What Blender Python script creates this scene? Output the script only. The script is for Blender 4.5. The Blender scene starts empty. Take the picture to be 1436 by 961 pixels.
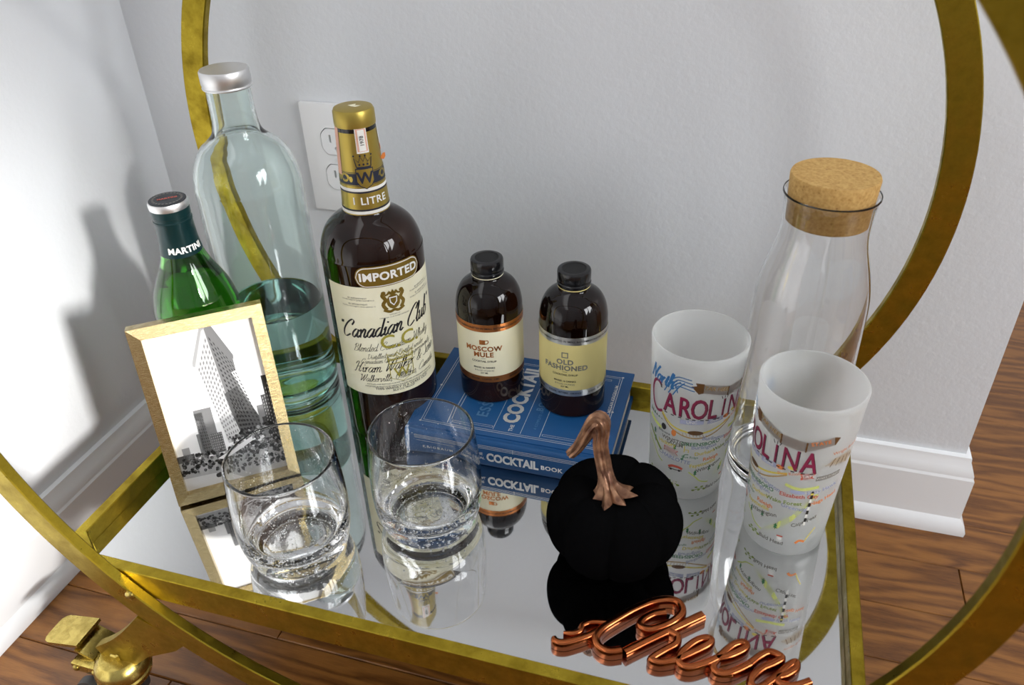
import bpy, bmesh, math, random
from mathutils import Vector, Matrix, Quaternion
random.seed(7)
SC = bpy.context.scene
COL = SC.collection
PI = math.pi

# ------------------------------------------------------------------ camera
def cam_axes(a, b, c):
    f = Vector((-math.sin(a)*math.cos(b), math.cos(a)*math.cos(b), -math.sin(b)))
    r0 = Vector((math.cos(a), math.sin(a), 0)); d0 = f.cross(r0)
    r = math.cos(c)*r0 + math.sin(c)*d0
    d = -math.sin(c)*r0 + math.cos(c)*d0
    return r, d, f
_r, _d, _f = cam_axes(0.310109, 0.590090, 0.033663)
CAM = Vector((0.495876, -0.318527, 0.508556))
cd = bpy.data.cameras.new('camera'); co = bpy.data.objects.new('camera', cd); COL.objects.link(co)
M = Matrix.Identity(4)
for i in range(3):
    M[i][0] = _r[i]; M[i][1] = -_d[i]; M[i][2] = -_f[i]; M[i][3] = CAM[i]
co.matrix_world = M
cd.sensor_fit = 'HORIZONTAL'; cd.sensor_width = 36.0
cd.lens = 36.0*1135.63/1436.0
cd.clip_start = 0.01
cd.dof.use_dof = True; cd.dof.focus_distance = 0.72; cd.dof.aperture_fstop = 9.0
SC.camera = co

# ------------------------------------------------------------------ world, sun, windows, exposure
wd = bpy.data.worlds.new('world'); SC.world = wd; wd.use_nodes = True
bg = wd.node_tree.nodes['Background']
bg.inputs['Color'].default_value = (0.93, 0.95, 1.0, 1); bg.inputs['Strength'].default_value = 0.38
def light(name, kind, loc, target, energy, color=(1, 1, 1), **kw):
    l = bpy.data.lights.new(name, kind); o = bpy.data.objects.new(name, l); COL.objects.link(o)
    o.location = loc
    o.rotation_euler = (Vector(target)-Vector(loc)).to_track_quat('-Z', 'Y').to_euler()
    l.energy = energy; l.color = color
    for k, v in kw.items(): setattr(l, k, v)
    return o
SUN_DIR = Vector((-1.0, 0.55, -0.42))
light('sun_offscreen', 'SUN', -SUN_DIR*4, (0, 0, 0), 6.0, (1.0, 0.98, 0.95), angle=math.radians(6.5))
# daylight through the two panes of the side window
for wn, wy in (('window_front_pane_offscreen', -0.92), ('window_rear_pane_offscreen', -0.28)):
    light(wn, 'AREA', (2.52, wy, 1.05), (1.52, wy+0.30, 0.72), 16.5, (0.97, 0.985, 1.0),
          shape='RECTANGLE', size=0.52, size_y=1.1)
SC.view_settings.view_transform = 'Standard'; SC.view_settings.look = 'None'
SC.view_settings.exposure = 0.66; SC.view_settings.gamma = 1.0; SC.view_settings.use_curve_mapping = False
SC.cycles.max_bounces = 14; SC.cycles.transmission_bounces = 12; SC.cycles.glossy_bounces = 8
SC.cycles.transparent_max_bounces = 12

# ------------------------------------------------------------------ materials
MATS = {}
def principled(name, color, rough=0.5, metal=0.0, **kw):
    if name in MATS: return MATS[name]
    m = bpy.data.materials.new(name); m.use_nodes = True
    b = m.node_tree.nodes['Principled BSDF']
    b.inputs['Base Color'].default_value = (*color, 1); b.inputs['Roughness'].default_value = rough
    b.inputs['Metallic'].default_value = metal
    for k, v in kw.items():
        b.inputs[k.replace('_', ' ')].default_value = v
    MATS[name] = m
    return m
def nd(m, t, **kw):
    n = m.node_tree.nodes.new(t)
    for k, v in kw.items(): setattr(n, k, v)
    return n
def lk(m, a, b): m.node_tree.links.new(a, b)
def bsdf(m): return m.node_tree.nodes['Principled BSDF']
def noise(m, scale, detail=4, vec=None, stretch=None, rough=0.5):
    n = nd(m, 'ShaderNodeTexNoise'); n.inputs['Scale'].default_value = scale; n.inputs['Detail'].default_value = detail
    n.inputs['Roughness'].default_value = rough
    if vec is None:
        vec = nd(m, 'ShaderNodeTexCoord').outputs['Object']
    if stretch:
        mp = nd(m, 'ShaderNodeMapping'); mp.inputs['Scale'].default_value = stretch
        lk(m, vec, mp.inputs['Vector']); vec = mp.outputs['Vector']
    lk(m, vec, n.inputs['Vector'])
    return n
def ramp(m, fac, stops):
    r = nd(m, 'ShaderNodeValToRGB'); e = r.color_ramp.elements
    while len(e) < len(stops): e.new(0.5)
    for i, (p, c) in enumerate(stops):
        e[i].position = p; e[i].color = (*c, 1)
    lk(m, fac, r.inputs['Fac']); return r
def bump(m, height, strength=0.2, dist=0.001):
    b = nd(m, 'ShaderNodeBump'); b.inputs['Strength'].default_value = strength; b.inputs['Distance'].default_value = dist
    lk(m, height, b.inputs['Height']); lk(m, b.outputs['Normal'], bsdf(m).inputs['Normal']); return b

def mat_gold(name, c1, c2, scale=60, rough=(0.22, 0.5), stretch=None):
    m = principled(name, c1, 0.35, 1.0)
    n = noise(m, scale, 6, stretch=stretch, rough=0.65)
    r = ramp(m, n.outputs['Fac'], [(0.32, c2), (0.6, c1)])
    lk(m, r.outputs['Color'], bsdf(m).inputs['Base Color'])
    mr = nd(m, 'ShaderNodeMapRange'); mr.inputs['To Min'].default_value = rough[1]; mr.inputs['To Max'].default_value = rough[0]
    mr.inputs['From Min'].default_value = 0.3; mr.inputs['From Max'].default_value = 0.7
    lk(m, n.outputs['Fac'], mr.inputs['Value']); lk(m, mr.outputs['Result'], bsdf(m).inputs['Roughness'])
    bump(m, n.outputs['Fac'], 0.25, 0.0006)
    return m
GOLD = mat_gold('gold_leaf', (0.40, 0.295, 0.030), (0.23, 0.16, 0.013), 45)
BRASS = mat_gold('aged_brass', (0.50, 0.39, 0.11), (0.30, 0.22, 0.05), 90, (0.16, 0.38))
FRAMEGOLD = principled('brushed_gold', (0.68, 0.55, 0.30), 0.24, 1.0)
_mp = nd(FRAMEGOLD, 'ShaderNodeMapping'); _mp.inputs['Rotation'].default_value = (0, math.radians(52), 0); _mp.inputs['Scale'].default_value = (60, 60, 700)
lk(FRAMEGOLD, nd(FRAMEGOLD, 'ShaderNodeTexCoord').outputs['Object'], _mp.inputs['Vector'])
_n = noise(FRAMEGOLD, 3.0, 5, _mp.outputs['Vector'], rough=0.6)
_r1 = ramp(FRAMEGOLD, _n.outputs['Fac'], [(0.36, (0.50, 0.38, 0.17)), (0.52, (0.62, 0.49, 0.25)), (0.66, (0.78, 0.65, 0.38))])
lk(FRAMEGOLD, _r1.outputs['Color'], bsdf(FRAMEGOLD).inputs['Base Color']); bump(FRAMEGOLD, _n.outputs['Fac'], 0.5, 0.0005)
WALL = principled('wall_paint', (0.715, 0.732, 0.755), 0.45)
bump(WALL, noise(WALL, 160, 3, nd(WALL, 'ShaderNodeNewGeometry').outputs['Position']).outputs['Fac'], 0.35, 0.0012)
TRIM = principled('trim_paint', (0.86, 0.87, 0.88), 0.28)
bump(TRIM, noise(TRIM, 25, 3).outputs['Fac'], 0.08, 0.001)
MIRROR = principled('mirror_glass', (0.62, 0.625, 0.625), 0.015, 1.0)
_n = noise(MIRROR, 900, 3, rough=0.7)
_r1 = ramp(MIRROR, _n.outputs['Fac'], [(0.45, (0.01, 0.01, 0.01)), (0.75, (0.09, 0.09, 0.09))])
lk(MIRROR, _r1.outputs['Color'], bsdf(MIRROR).inputs['Roughness'])

def mat_wood(name, base_cols, plank=True):
    m = principled(name, base_cols[1], 0.32)
    pos = nd(m, 'ShaderNodeNewGeometry').outputs['Position']
    add = nd(m, 'ShaderNodeVectorMath', operation='ADD'); lk(m, pos, add.inputs[0])
    if plank:
        oi = nd(m, 'ShaderNodeObjectInfo')
        mul = nd(m, 'ShaderNodeMath', operation='MULTIPLY'); mul.inputs[1].default_value = 37.0
        lk(m, oi.outputs['Random'], mul.inputs[0])
        cmb = nd(m, 'ShaderNodeCombineXYZ'); lk(m, mul.outputs[0], cmb.inputs['X']); lk(m, mul.outputs[0], cmb.inputs['Y'])
        lk(m, cmb.outputs[0], add.inputs[1])
    v = add.outputs[0]
    big = noise(m, 3.0, 3, v, (1.6, 9, 1))
    mp = nd(m, 'ShaderNodeMapping'); mp.inputs['Scale'].default_value = (2.0, 26, 1); lk(m, v, mp.inputs['Vector'])
    mixv = nd(m, 'ShaderNodeVectorMath', operation='MULTIPLY_ADD')
    lk(m, big.outputs['Color'], mixv.inputs[0]); mixv.inputs[1].default_value = (2.6, 2.6, 0); lk(m, mp.outputs['Vector'], mixv.inputs[2])
    wv = nd(m, 'ShaderNodeTexWave', wave_type='BANDS', bands_direction='Y'); wv.inputs['Scale'].default_value = 0.55
    wv.inputs['Distortion'].default_value = 3.5; wv.inputs['Detail'].default_value = 3; wv.inputs['Detail Scale'].default_value = 1.2
    lk(m, mixv.outputs[0], wv.inputs['Vector'])
    fine = noise(m, 14, 5, v, (5, 120, 1), 0.7)
    mx = nd(m, 'ShaderNodeMath', operation='MULTIPLY_ADD'); lk(m, fine.outputs['Fac'], mx.inputs[0]); mx.inputs[1].default_value = 0.75
    sc = nd(m, 'ShaderNodeMath', operation='MULTIPLY'); lk(m, wv.outputs['Fac'], sc.inputs[0]); sc.inputs[1].default_value = 0.36
    lk(m, sc.outputs[0], mx.inputs[2])
    r = ramp(m, mx.outputs[0], [(0.18, base_cols[0]), (0.42, base_cols[1]), (0.8, base_cols[2])])
    lk(m, r.outputs['Color'], bsdf(m).inputs['Base Color'])
    bump(m, mx.outputs[0], 0.12, 0.0006)
    return m
WOOD = mat_wood('oak_floor', [(0.04, 0.011, 0.0025), (0.165, 0.060, 0.011), (0.31, 0.125, 0.026)])

def glass(name, tint=(1, 1, 1), rough=0.0, ior=1.5):
    return principled(name, tint, rough, 0.0, Transmission_Weight=1.0, IOR=ior)
CLEAR = glass('clear_glass', (0.985, 0.99, 0.99))
TEAL = glass('aqua_glass', (0.90, 0.98, 0.962))
GREEN = glass('green_glass', (0.24, 0.66, 0.16))
WATER = glass('water', (0.62, 0.90, 0.83), 0.0, 1.33)
VERMOUTH = glass('vermouth', (0.74, 0.92, 0.5), 0.0, 1.33)
AMBER = principled('amber_glass', (0.010, 0.0028, 0.0009), 0.03, 0.0, IOR=1.47, Specular_IOR_Level=0.42)
_n = noise(AMBER, 12, 2)
_r1 = ramp(AMBER, _n.outputs['Fac'], [(0.4, (0.004, 0.0012, 0.0006)), (0.7, (0.022, 0.006, 0.0015))])
lk(AMBER, _r1.outputs['Color'], bsdf(AMBER).inputs['Base Color'])
CAPBLACK = principled('black_plastic', (0.007, 0.007, 0.008), 0.2)
CAPINSET = principled('black_plastic_matte', (0.004, 0.004, 0.004), 0.7)
ALU = principled('aluminium', (0.80, 0.80, 0.80), 0.42, 1.0)
bump(ALU, noise(ALU, 300, 2, stretch=(1, 1, 0.1)).outputs['Fac'], 0.1, 0.0003)
DARKALU = principled('dark_cap_print', (0.03, 0.035, 0.04), 0.35, 0.4)
DKGREENFOIL = principled('dark_green_foil', (0.004, 0.028, 0.03), 0.3, 0.3)
CREAM = principled('cream_paper', (0.86, 0.82, 0.60), 0.55)
_n = noise(CREAM, 30, 3); _r1 = ramp(CREAM, _n.outputs['Fac'], [(0.3, (0.83, 0.78, 0.54)), (0.7, (0.88, 0.85, 0.66))])
lk(CREAM, _r1.outputs['Color'], bsdf(CREAM).inputs['Base Color'])
IVORY = principled('ivory_paper', (0.88, 0.83, 0.60), 0.5)
YELLOWP = principled('pale_yellow_paper', (0.80, 0.69, 0.28), 0.5)
COPPERFOIL = principled('copper_foil', (0.52, 0.18, 0.05), 0.32, 0.85)
SILVERFOIL = principled('silver_foil', (0.60, 0.60, 0.58), 0.3, 0.9)
CAPGOLD = principled('capsule_gold', (0.42, 0.315, 0.065), 0.36, 0.75)
LABELGOLD = principled('label_gold', (0.25, 0.16, 0.022), 0.4, 0.45)
INK = principled('black_ink', (0.012, 0.011, 0.012), 0.5)
INKGREY = principled('grey_ink', (0.20, 0.19, 0.17), 0.5)
INKWHITE = principled('white_ink', (0.88, 0.87, 0.82), 0.5)
INKNAVY = principled('navy_ink', (0.012, 0.016, 0.035), 0.45)
INKGOLD = principled('gold_ink', (0.42, 0.36, 0.05), 0.4, 0.2)
INKRED = principled('red_ink', (0.60, 0.10, 0.06), 0.5)
INKORANGE = principled('orange_ink', (0.80, 0.25, 0.06), 0.5)
INKMAROON = principled('maroon_ink', (0.26, 0.015, 0.065), 0.5)
INKBLUE = principled('blue_ink', (0.03, 0.17, 0.42), 0.5)
INKBROWN = principled('brown_ink', (0.12, 0.05, 0.009), 0.5)
INKTAN = principled('tan_ink', (0.50, 0.33, 0.12), 0.5)
INKYELLOW = principled('yellow_ink', (0.78, 0.66, 0.12), 0.5)
INKLIME = principled('lime_ink', (0.68, 0.75, 0.22), 0.5)
INKGREEN = principled('green_ink', (0.03, 0.20, 0.07), 0.5)
INKOLIVE = principled('olive_ink', (0.25, 0.33, 0.05), 0.5)
INKLILAC = principled('lilac_ink', (0.42, 0.45, 0.62), 0.5)
BOOKBLUE = principled('blue_book_cloth', (0.005, 0.082, 0.25), 0.5)
bump(BOOKBLUE, noise(BOOKBLUE, 900, 2).outputs['Fac'], 0.25, 0.0003)
PAGES = principled('page_edges', (0.72, 0.68, 0.58), 0.8)
bump(PAGES, noise(PAGES, 60, 3, stretch=(0.2, 0.2, 30)).outputs['Fac'], 0.4, 0.0006)
FOIL = principled('pale_foil', (0.72, 0.74, 0.74), 0.35, 0.5)
VELVET = principled('black_velvet', (0.003, 0.003, 0.0032), 1.0, 0.0, Specular_IOR_Level=0.0)
bump(VELVET, noise(VELVET, 70, 4).outputs['Fac'], 0.5, 0.002)
STEM = principled('bronze_stem', (0.30, 0.15, 0.085), 0.36, 0.65)
_n = noise(STEM, 130, 4); _r1 = ramp(STEM, _n.outputs['Fac'], [(0.3, (0.12, 0.05, 0.03)), (0.7, (0.42, 0.23, 0.13))])
lk(STEM, _r1.outputs['Color'], bsdf(STEM).inputs['Base Color']); bump(STEM, _n.outputs['Fac'], 0.5, 0.001)
COPPER = principled('copper_metal', (0.48, 0.135, 0.045), 0.2, 1.0)
_n = noise(COPPER, 80, 3); _r1 = ramp(COPPER, _n.outputs['Fac'], [(0.3, (0.34, 0.085, 0.026)), (0.7, (0.47, 0.14, 0.048))])
lk(COPPER, _r1.outputs['Color'], bsdf(COPPER).inputs['Base Color'])
CORK = principled('cork', (0.56, 0.34, 0.13), 0.8)
_v = nd(CORK, 'ShaderNodeTexVoronoi'); _v.inputs['Scale'].default_value = 420
lk(CORK, nd(CORK, 'ShaderNodeTexCoord').outputs['Object'], _v.inputs['Vector'])
_n = noise(CORK, 260, 5, rough=0.7)
_mx = nd(CORK, 'ShaderNodeMath', operation='MULTIPLY_ADD'); lk(CORK, _v.outputs['Distance'], _mx.inputs[0]); _mx.inputs[1].default_value = 0.35; lk(CORK, _n.outputs['Fac'], _mx.inputs[2])
_r1 = ramp(CORK, _mx.outputs[0], [(0.36, (0.16, 0.075, 0.018)), (0.50, (0.42, 0.235, 0.062)), (0.85, (0.56, 0.35, 0.115))])
lk(CORK, _r1.outputs['Color'], bsdf(CORK).inputs['Base Color']); bump(CORK, _mx.outputs[0], 0.5, 0.0008)
PLASTICW = principled('white_plastic', (0.84, 0.84, 0.84), 0.3)
SLOT = principled('outlet_slot', (0.01, 0.01, 0.01), 0.6)
SEAM = principled('outlet_seam', (0.10, 0.10, 0.10), 0.6)
RUBBER = principled('caster_rubber', (0.02, 0.02, 0.02), 0.5)
BUBBLE = principled('air_bubble', (0.95, 0.95, 0.95), 0.12)
FROST = bpy.data.materials.new('frosted_glass'); FROST.use_nodes = True
def _frost():
    m = FROST; t = m.node_tree; b = bsdf(m)
    b.inputs['Base Color'].default_value = (1.0, 1.0, 1.0, 1); b.inputs['Transmission Weight'].default_value = 1.0
    b.inputs['Roughness'].default_value = 0.30; b.inputs['IOR'].default_value = 1.3
    tr = nd(m, 'ShaderNodeBsdfTranslucent'); tr.inputs['Color'].default_value = (0.98, 0.99, 0.98, 1)
    df = nd(m, 'ShaderNodeBsdfDiffuse'); df.inputs['Color'].default_value = (0.95, 0.97, 0.95, 1)
    m1 = nd(m, 'ShaderNodeMixShader'); m1.inputs[0].default_value = 0.5; lk(m, tr.outputs[0], m1.inputs[1]); lk(m, df.outputs[0], m1.inputs[2])
    m2 = nd(m, 'ShaderNodeMixShader'); m2.inputs[0].default_value = 0.38
    lk(m, b.outputs[0], m2.inputs[1]); lk(m, m1.outputs[0], m2.inputs[2])
    lk(m, m2.outputs[0], t.nodes['Material Output'].inputs['Surface'])
    n = noise(m, 700, 2); bump(m, n.outputs['Fac'], 0.15, 0.0003)
_frost()

# ------------------------------------------------------------------ mesh helpers
def mesh_obj(name, verts, faces, mats, parent=None, smooth=True, angle=35, mi=None, loc=None):
    me = bpy.data.meshes.new(name)
    me.from_pydata([tuple(v) for v in verts], [], [tuple(f) for f in faces])
    for m in (mats if isinstance(mats, (list, tuple)) else [mats]): me.materials.append(m)
    if mi: me.polygons.foreach_set('material_index', mi)
    if smooth:
        me.polygons.foreach_set('use_smooth', [True]*len(me.polygons))
        me.set_sharp_from_angle(angle=math.radians(angle))
    me.update()
    o = bpy.data.objects.new(name, me); COL.objects.link(o)
    if parent: o.parent = parent
    if loc: o.location = loc
    return o
def tag(o, label, cat, group=None):
    o['label'] = label; o['category'] = cat
    if group: o['group'] = group
    return o
def thing(name, label, cat, loc=(0, 0, 0), rot=(0, 0, 0), group=None):
    o = bpy.data.objects.new(name, None); COL.objects.link(o); o.empty_display_size = 0.02
    o.location = loc; o.rotation_euler = rot
    return tag(o, label, cat, group)
def structure(o): o['kind'] = 'structure'; return o
class Geo:
    def __init__(s): s.v = []; s.f = []; s.mi = []
    def add(s, v, f, mi=0):
        n = len(s.v); s.v += [tuple(p) for p in v]; s.f += [tuple(i+n for i in q) for q in f]; s.mi += [mi]*len(f); return s
    def box(s, x0, x1, y0, y1, z0, z1, mi=0):
        v = [(x, y, z) for z in (z0, z1) for y in (y0, y1) for x in (x0, x1)]
        return s.add(v, [(0, 2, 3, 1), (4, 5, 7, 6), (0, 1, 5, 4), (2, 6, 7, 3), (0, 4, 6, 2), (1, 3, 7, 5)], mi)
    def cbox(s, x0, x1, y0, y1, z0, z1, c=0.001, mi=0):
        """box with chamfered edges"""
        bm = bmesh.new(); bmesh.ops.create_cube(bm, size=1)
        for v in bm.verts:
            v.co = Vector(((x0+x1)/2+v.co.x*(x1-x0), (y0+y1)/2+v.co.y*(y1-y0), (z0+z1)/2+v.co.z*(z1-z0)))
        bmesh.ops.bevel(bm, geom=bm.edges[:], offset=c, segments=2, profile=0.7, affect='EDGES')
        bm.verts.index_update()
        s.add([v.co[:] for v in bm.verts], [[v.index for v in f.verts] for f in bm.faces], mi); bm.free(); return s
    def lathe(s, prof, seg=64, mi=0, cx=0, cy=0, wob=None):
        rings = []; v = []; f = []
        for r, z in prof:
            if r < 1e-6: rings.append([len(v)]); v.append((cx, cy, z))
            else:
                rings.append(list(range(len(v), len(v)+seg)))
                for k in range(seg):
                    a = 2*PI*k/seg; rr = r if wob is None else r*wob(a, z)
                    v.append((cx+rr*math.cos(a), cy+rr*math.sin(a), z))
        for a, b in zip(rings[:-1], rings[1:]):
            if len(a) == 1 and len(b) == 1: continue
            for k in range(seg):
                k2 = (k+1) % seg
                if len(a) == 1: f.append((a[0], b[k2], b[k]))
                elif len(b) == 1: f.append((a[k], a[k2], b[0]))
                else: f.append((a[k], a[k2], b[k2], b[k]))
        return s.add(v, f, mi)
    def prism(s, pts, axis, d0, d1, mi=0):
        n = len(pts)
        def P(p, d): return {'x': (d, p[0], p[1]), 'y': (p[0], d, p[1]), 'z': (p[0], p[1], d)}[axis]
        v = [P(p, d0) for p in pts]+[P(p, d1) for p in pts]
        f = [tuple(range(n)), tuple(range(2*n-1, n-1, -1))]+[(i, i+n, (i+1) % n+n, (i+1) % n) for i in range(n)]
        return s.add(v, f, mi)
    def xform(s, M):
        s.v = [tuple(M @ Vector(p)) for p in s.v]; return s
    def build(s, name, mats, parent=None, **kw):
        o = mesh_obj(name, s.v, s.f, mats, parent, mi=s.mi if isinstance(mats, (list, tuple)) else None, **kw)
        if kw.get('fixn', True):
            bm = bmesh.new(); bm.from_mesh(o.data); bmesh.ops.recalc_face_normals(bm, faces=bm.faces); bm.to_mesh(o.data); bm.free()
        return o
def build_raw(g, name, mats, parent=None, **kw):
    return mesh_obj(name, g.v, g.f, mats, parent, mi=g.mi if isinstance(mats, (list, tuple)) else None, **kw)
def crv(pts, n=8):
    """Catmull-Rom through points (any dimension)"""
    P = [Vector(p) for p in pts]; out = []
    for i in range(len(P)-1):
        a = P[max(i-1, 0)]; b = P[i]; c = P[i+1]; d = P[min(i+2, len(P)-1)]
        for k in range(n):
            t = k/n
            out.append(0.5*((2*b)+(c-a)*t+(2*a-5*b+4*c-d)*t*t+(3*b-a-3*c+d)*t**3))
    out.append(P[-1]); return out
def smooth_prof(pts, n=6): return [(max(p[0], 0.0), p[1]) for p in crv(pts, n)]
def sweep(g, path, radius, sides=10, mi=0, shape=None, up=Vector((0, 0, 1)), cap=True):
    """tube along a 3-D path; radius(t) or number; shape(angle)->factor"""
    P = [Vector(p) for p in path]; n = len(P); v = []; f = []
    T = [(P[min(i+1, n-1)]-P[max(i-1, 0)]).normalized() for i in range(n)]
    nrm = T[0].orthogonal().normalized()
    for i in range(n):
        nrm = (nrm-T[i]*nrm.dot(T[i])).normalized(); b = T[i].cross(nrm)
        r = radius(i/(n-1)) if callable(radius) else radius
        for k in range(sides):
            a = 2*PI*k/sides; q = r*(shape(a, i/(n-1)) if shape else 1)
            v.append(P[i]+nrm*math.cos(a)*q+b*math.sin(a)*q)
    for i in range(n-1):
        for k in range(sides):
            k2 = (k+1) % sides; f.append((i*sides+k, i*sides+k2, (i+1)*sides+k2, (i+1)*sides+k))
    if cap: f.append(tuple(range(sides))); f.append(tuple((n-1)*sides+k for k in range(sides)))
    return g.add(v, f, mi)

# ---- lettering: built-in font outlines as flat polygons, wrapped on a surface
_tcache = {}
def text_poly(s, size, bold=0.0, shear=0.0, space=1.0, align='CENTER'):
    key = (s, round(size, 6), bold, shear, space, align)
    if key in _tcache: return _tcache[key]
    c = bpy.data.curves.new('t', 'FONT'); c.body = s; c.size = 1.0; c.shear = shear; c.offset = bold
    c.space_character = space; c.align_x = align; c.align_y = 'CENTER'; c.resolution_u = 3
    o = bpy.data.objects.new('t', c); COL.objects.link(o)
    dg = bpy.context.evaluated_depsgraph_get(); me = bpy.data.meshes.new_from_object(o.evaluated_get(dg))
    v = [(p.co.x*size, p.co.y*size) for p in me.vertices]; f = [tuple(p.vertices) for p in me.polygons]
    bpy.data.objects.remove(o); bpy.data.curves.remove(c); bpy.data.meshes.remove(me)
    _tcache[key] = (v, f); return v, f
class Decal(Geo):
    """flat print in (u, v) mapped on a surface by fn(u, v, layer)"""
    def __init__(s, fn, step=None): super().__init__(); s.fn = fn; s.step = step
    def put(s, pts, faces, mi, layer=1): return s.add([s.fn(p[0], p[1], layer) for p in pts], faces, mi)
    def text(s, t, u, v, size, mi, bold=0.0, shear=0.0, rot=0.0, space=1.0, align='CENTER', layer=2, sx=1.0, arc=None):
        p, f = text_poly(t, size, bold, shear, space, align); ca, sa = math.cos(rot), math.sin(rot)
        q = [(u+(x*sx*ca-y*sa), v+(x*sx*sa+y*ca)) for x, y in p]
        if arc: q = [(a, b+arc*(a-u)**2) for a, b in q]
        return s.cut(q, f, mi, layer) if size > 0.006 and len(t) == 1 else s.letters(q, f, mi, layer, size)
    def letters(s, q, f, mi, layer, size):
        return s.cut(q, f, mi, layer) if size > 0.0068 and s.step else s.put(q, f, mi, layer)
    def rect(s, u0, u1, v0, v1, mi, layer=1, n=12, slope=0.0):
        pts = []; f = []
        for i in range(n+1):
            u = u0+(u1-u0)*i/n; pts += [(u, v0+slope*(u-u0)), (u, v1+slope*(u-u0))]
        for i in range(n): f.append((2*i, 2*i+2, 2*i+3, 2*i+1))
        return s.put(pts, f, mi, layer)
    def poly(s, pts, mi, layer=1): return s.cut(pts, [tuple(range(len(pts)))], mi, layer)
    def cut(s, pts, faces, mi, layer=1):
        u0 = min(p[0] for p in pts); u1 = max(p[0] for p in pts)
        if s.step is None or u1-u0 <= s.step*1.3: return s.put(pts, faces, mi, layer)
        bm = bmesh.new(); vs = [bm.verts.new((p[0], p[1], 0)) for p in pts]
        for q in faces:
            try: bm.faces.new([vs[i] for i in q])
            except ValueError: pass
        bmesh.ops.triangulate(bm, faces=bm.faces[:])
        n = int((u1-u0)/s.step)+1
        for k in range(1, n):
            bmesh.ops.bisect_plane(bm, geom=bm.verts[:]+bm.edges[:]+bm.faces[:], plane_co=(u0+(u1-u0)*k/n, 0, 0), plane_no=(1, 0, 0))
        bm.verts.index_update()
        P2 = [(v.co.x, v.co.y) for v in bm.verts]; F2 = [[v.index for v in f.verts] for f in bm.faces]; bm.free()
        return s.put(P2, F2, mi, layer)
    def disc(s, u, v, ru, rv, mi, layer=1, n=14):
        return s.poly([(u+ru*math.cos(2*PI*k/n), v+rv*math.sin(2*PI*k/n)) for k in range(n)], mi, layer)
    def stroke(s, pts, w, mi, layer=2, smooth=4, nib=None):
        P = crv([(x, y, 0) for x, y in pts], smooth) if smooth else [Vector((x, y, 0)) for x, y in pts]
        q = []; n = len(P)
        for i in range(n):
            t = (P[min(i+1, n-1)]-P[max(i-1, 0)]); t = t.normalized() if t.length > 1e-9 else Vector((1, 0, 0))
            ww = w if nib is None else w*(0.28+0.9*abs(t.dot(Vector((math.sin(nib), math.cos(nib), 0))))**1.6)
            nn = Vector((-t.y, t.x, 0))*ww/2
            q += [(P[i]+nn)[:2], (P[i]-nn)[:2]]
        return s.put(q, [(2*i, 2*i+1, 2*i+3, 2*i+2) for i in range(n-1)], mi, layer)
    def fin(s, name, mats, parent): return build_raw(s, name, mats, parent, smooth=False)
def cyl_map(r, az0, eps=0.00016, rz=None):
    def fn(u, v, layer=1):
        rr = (rz(v) if rz else r); a = az0+u/r; q = rr+eps*layer
        return (q*math.cos(a), q*math.sin(a), v)
    return fn
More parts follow.
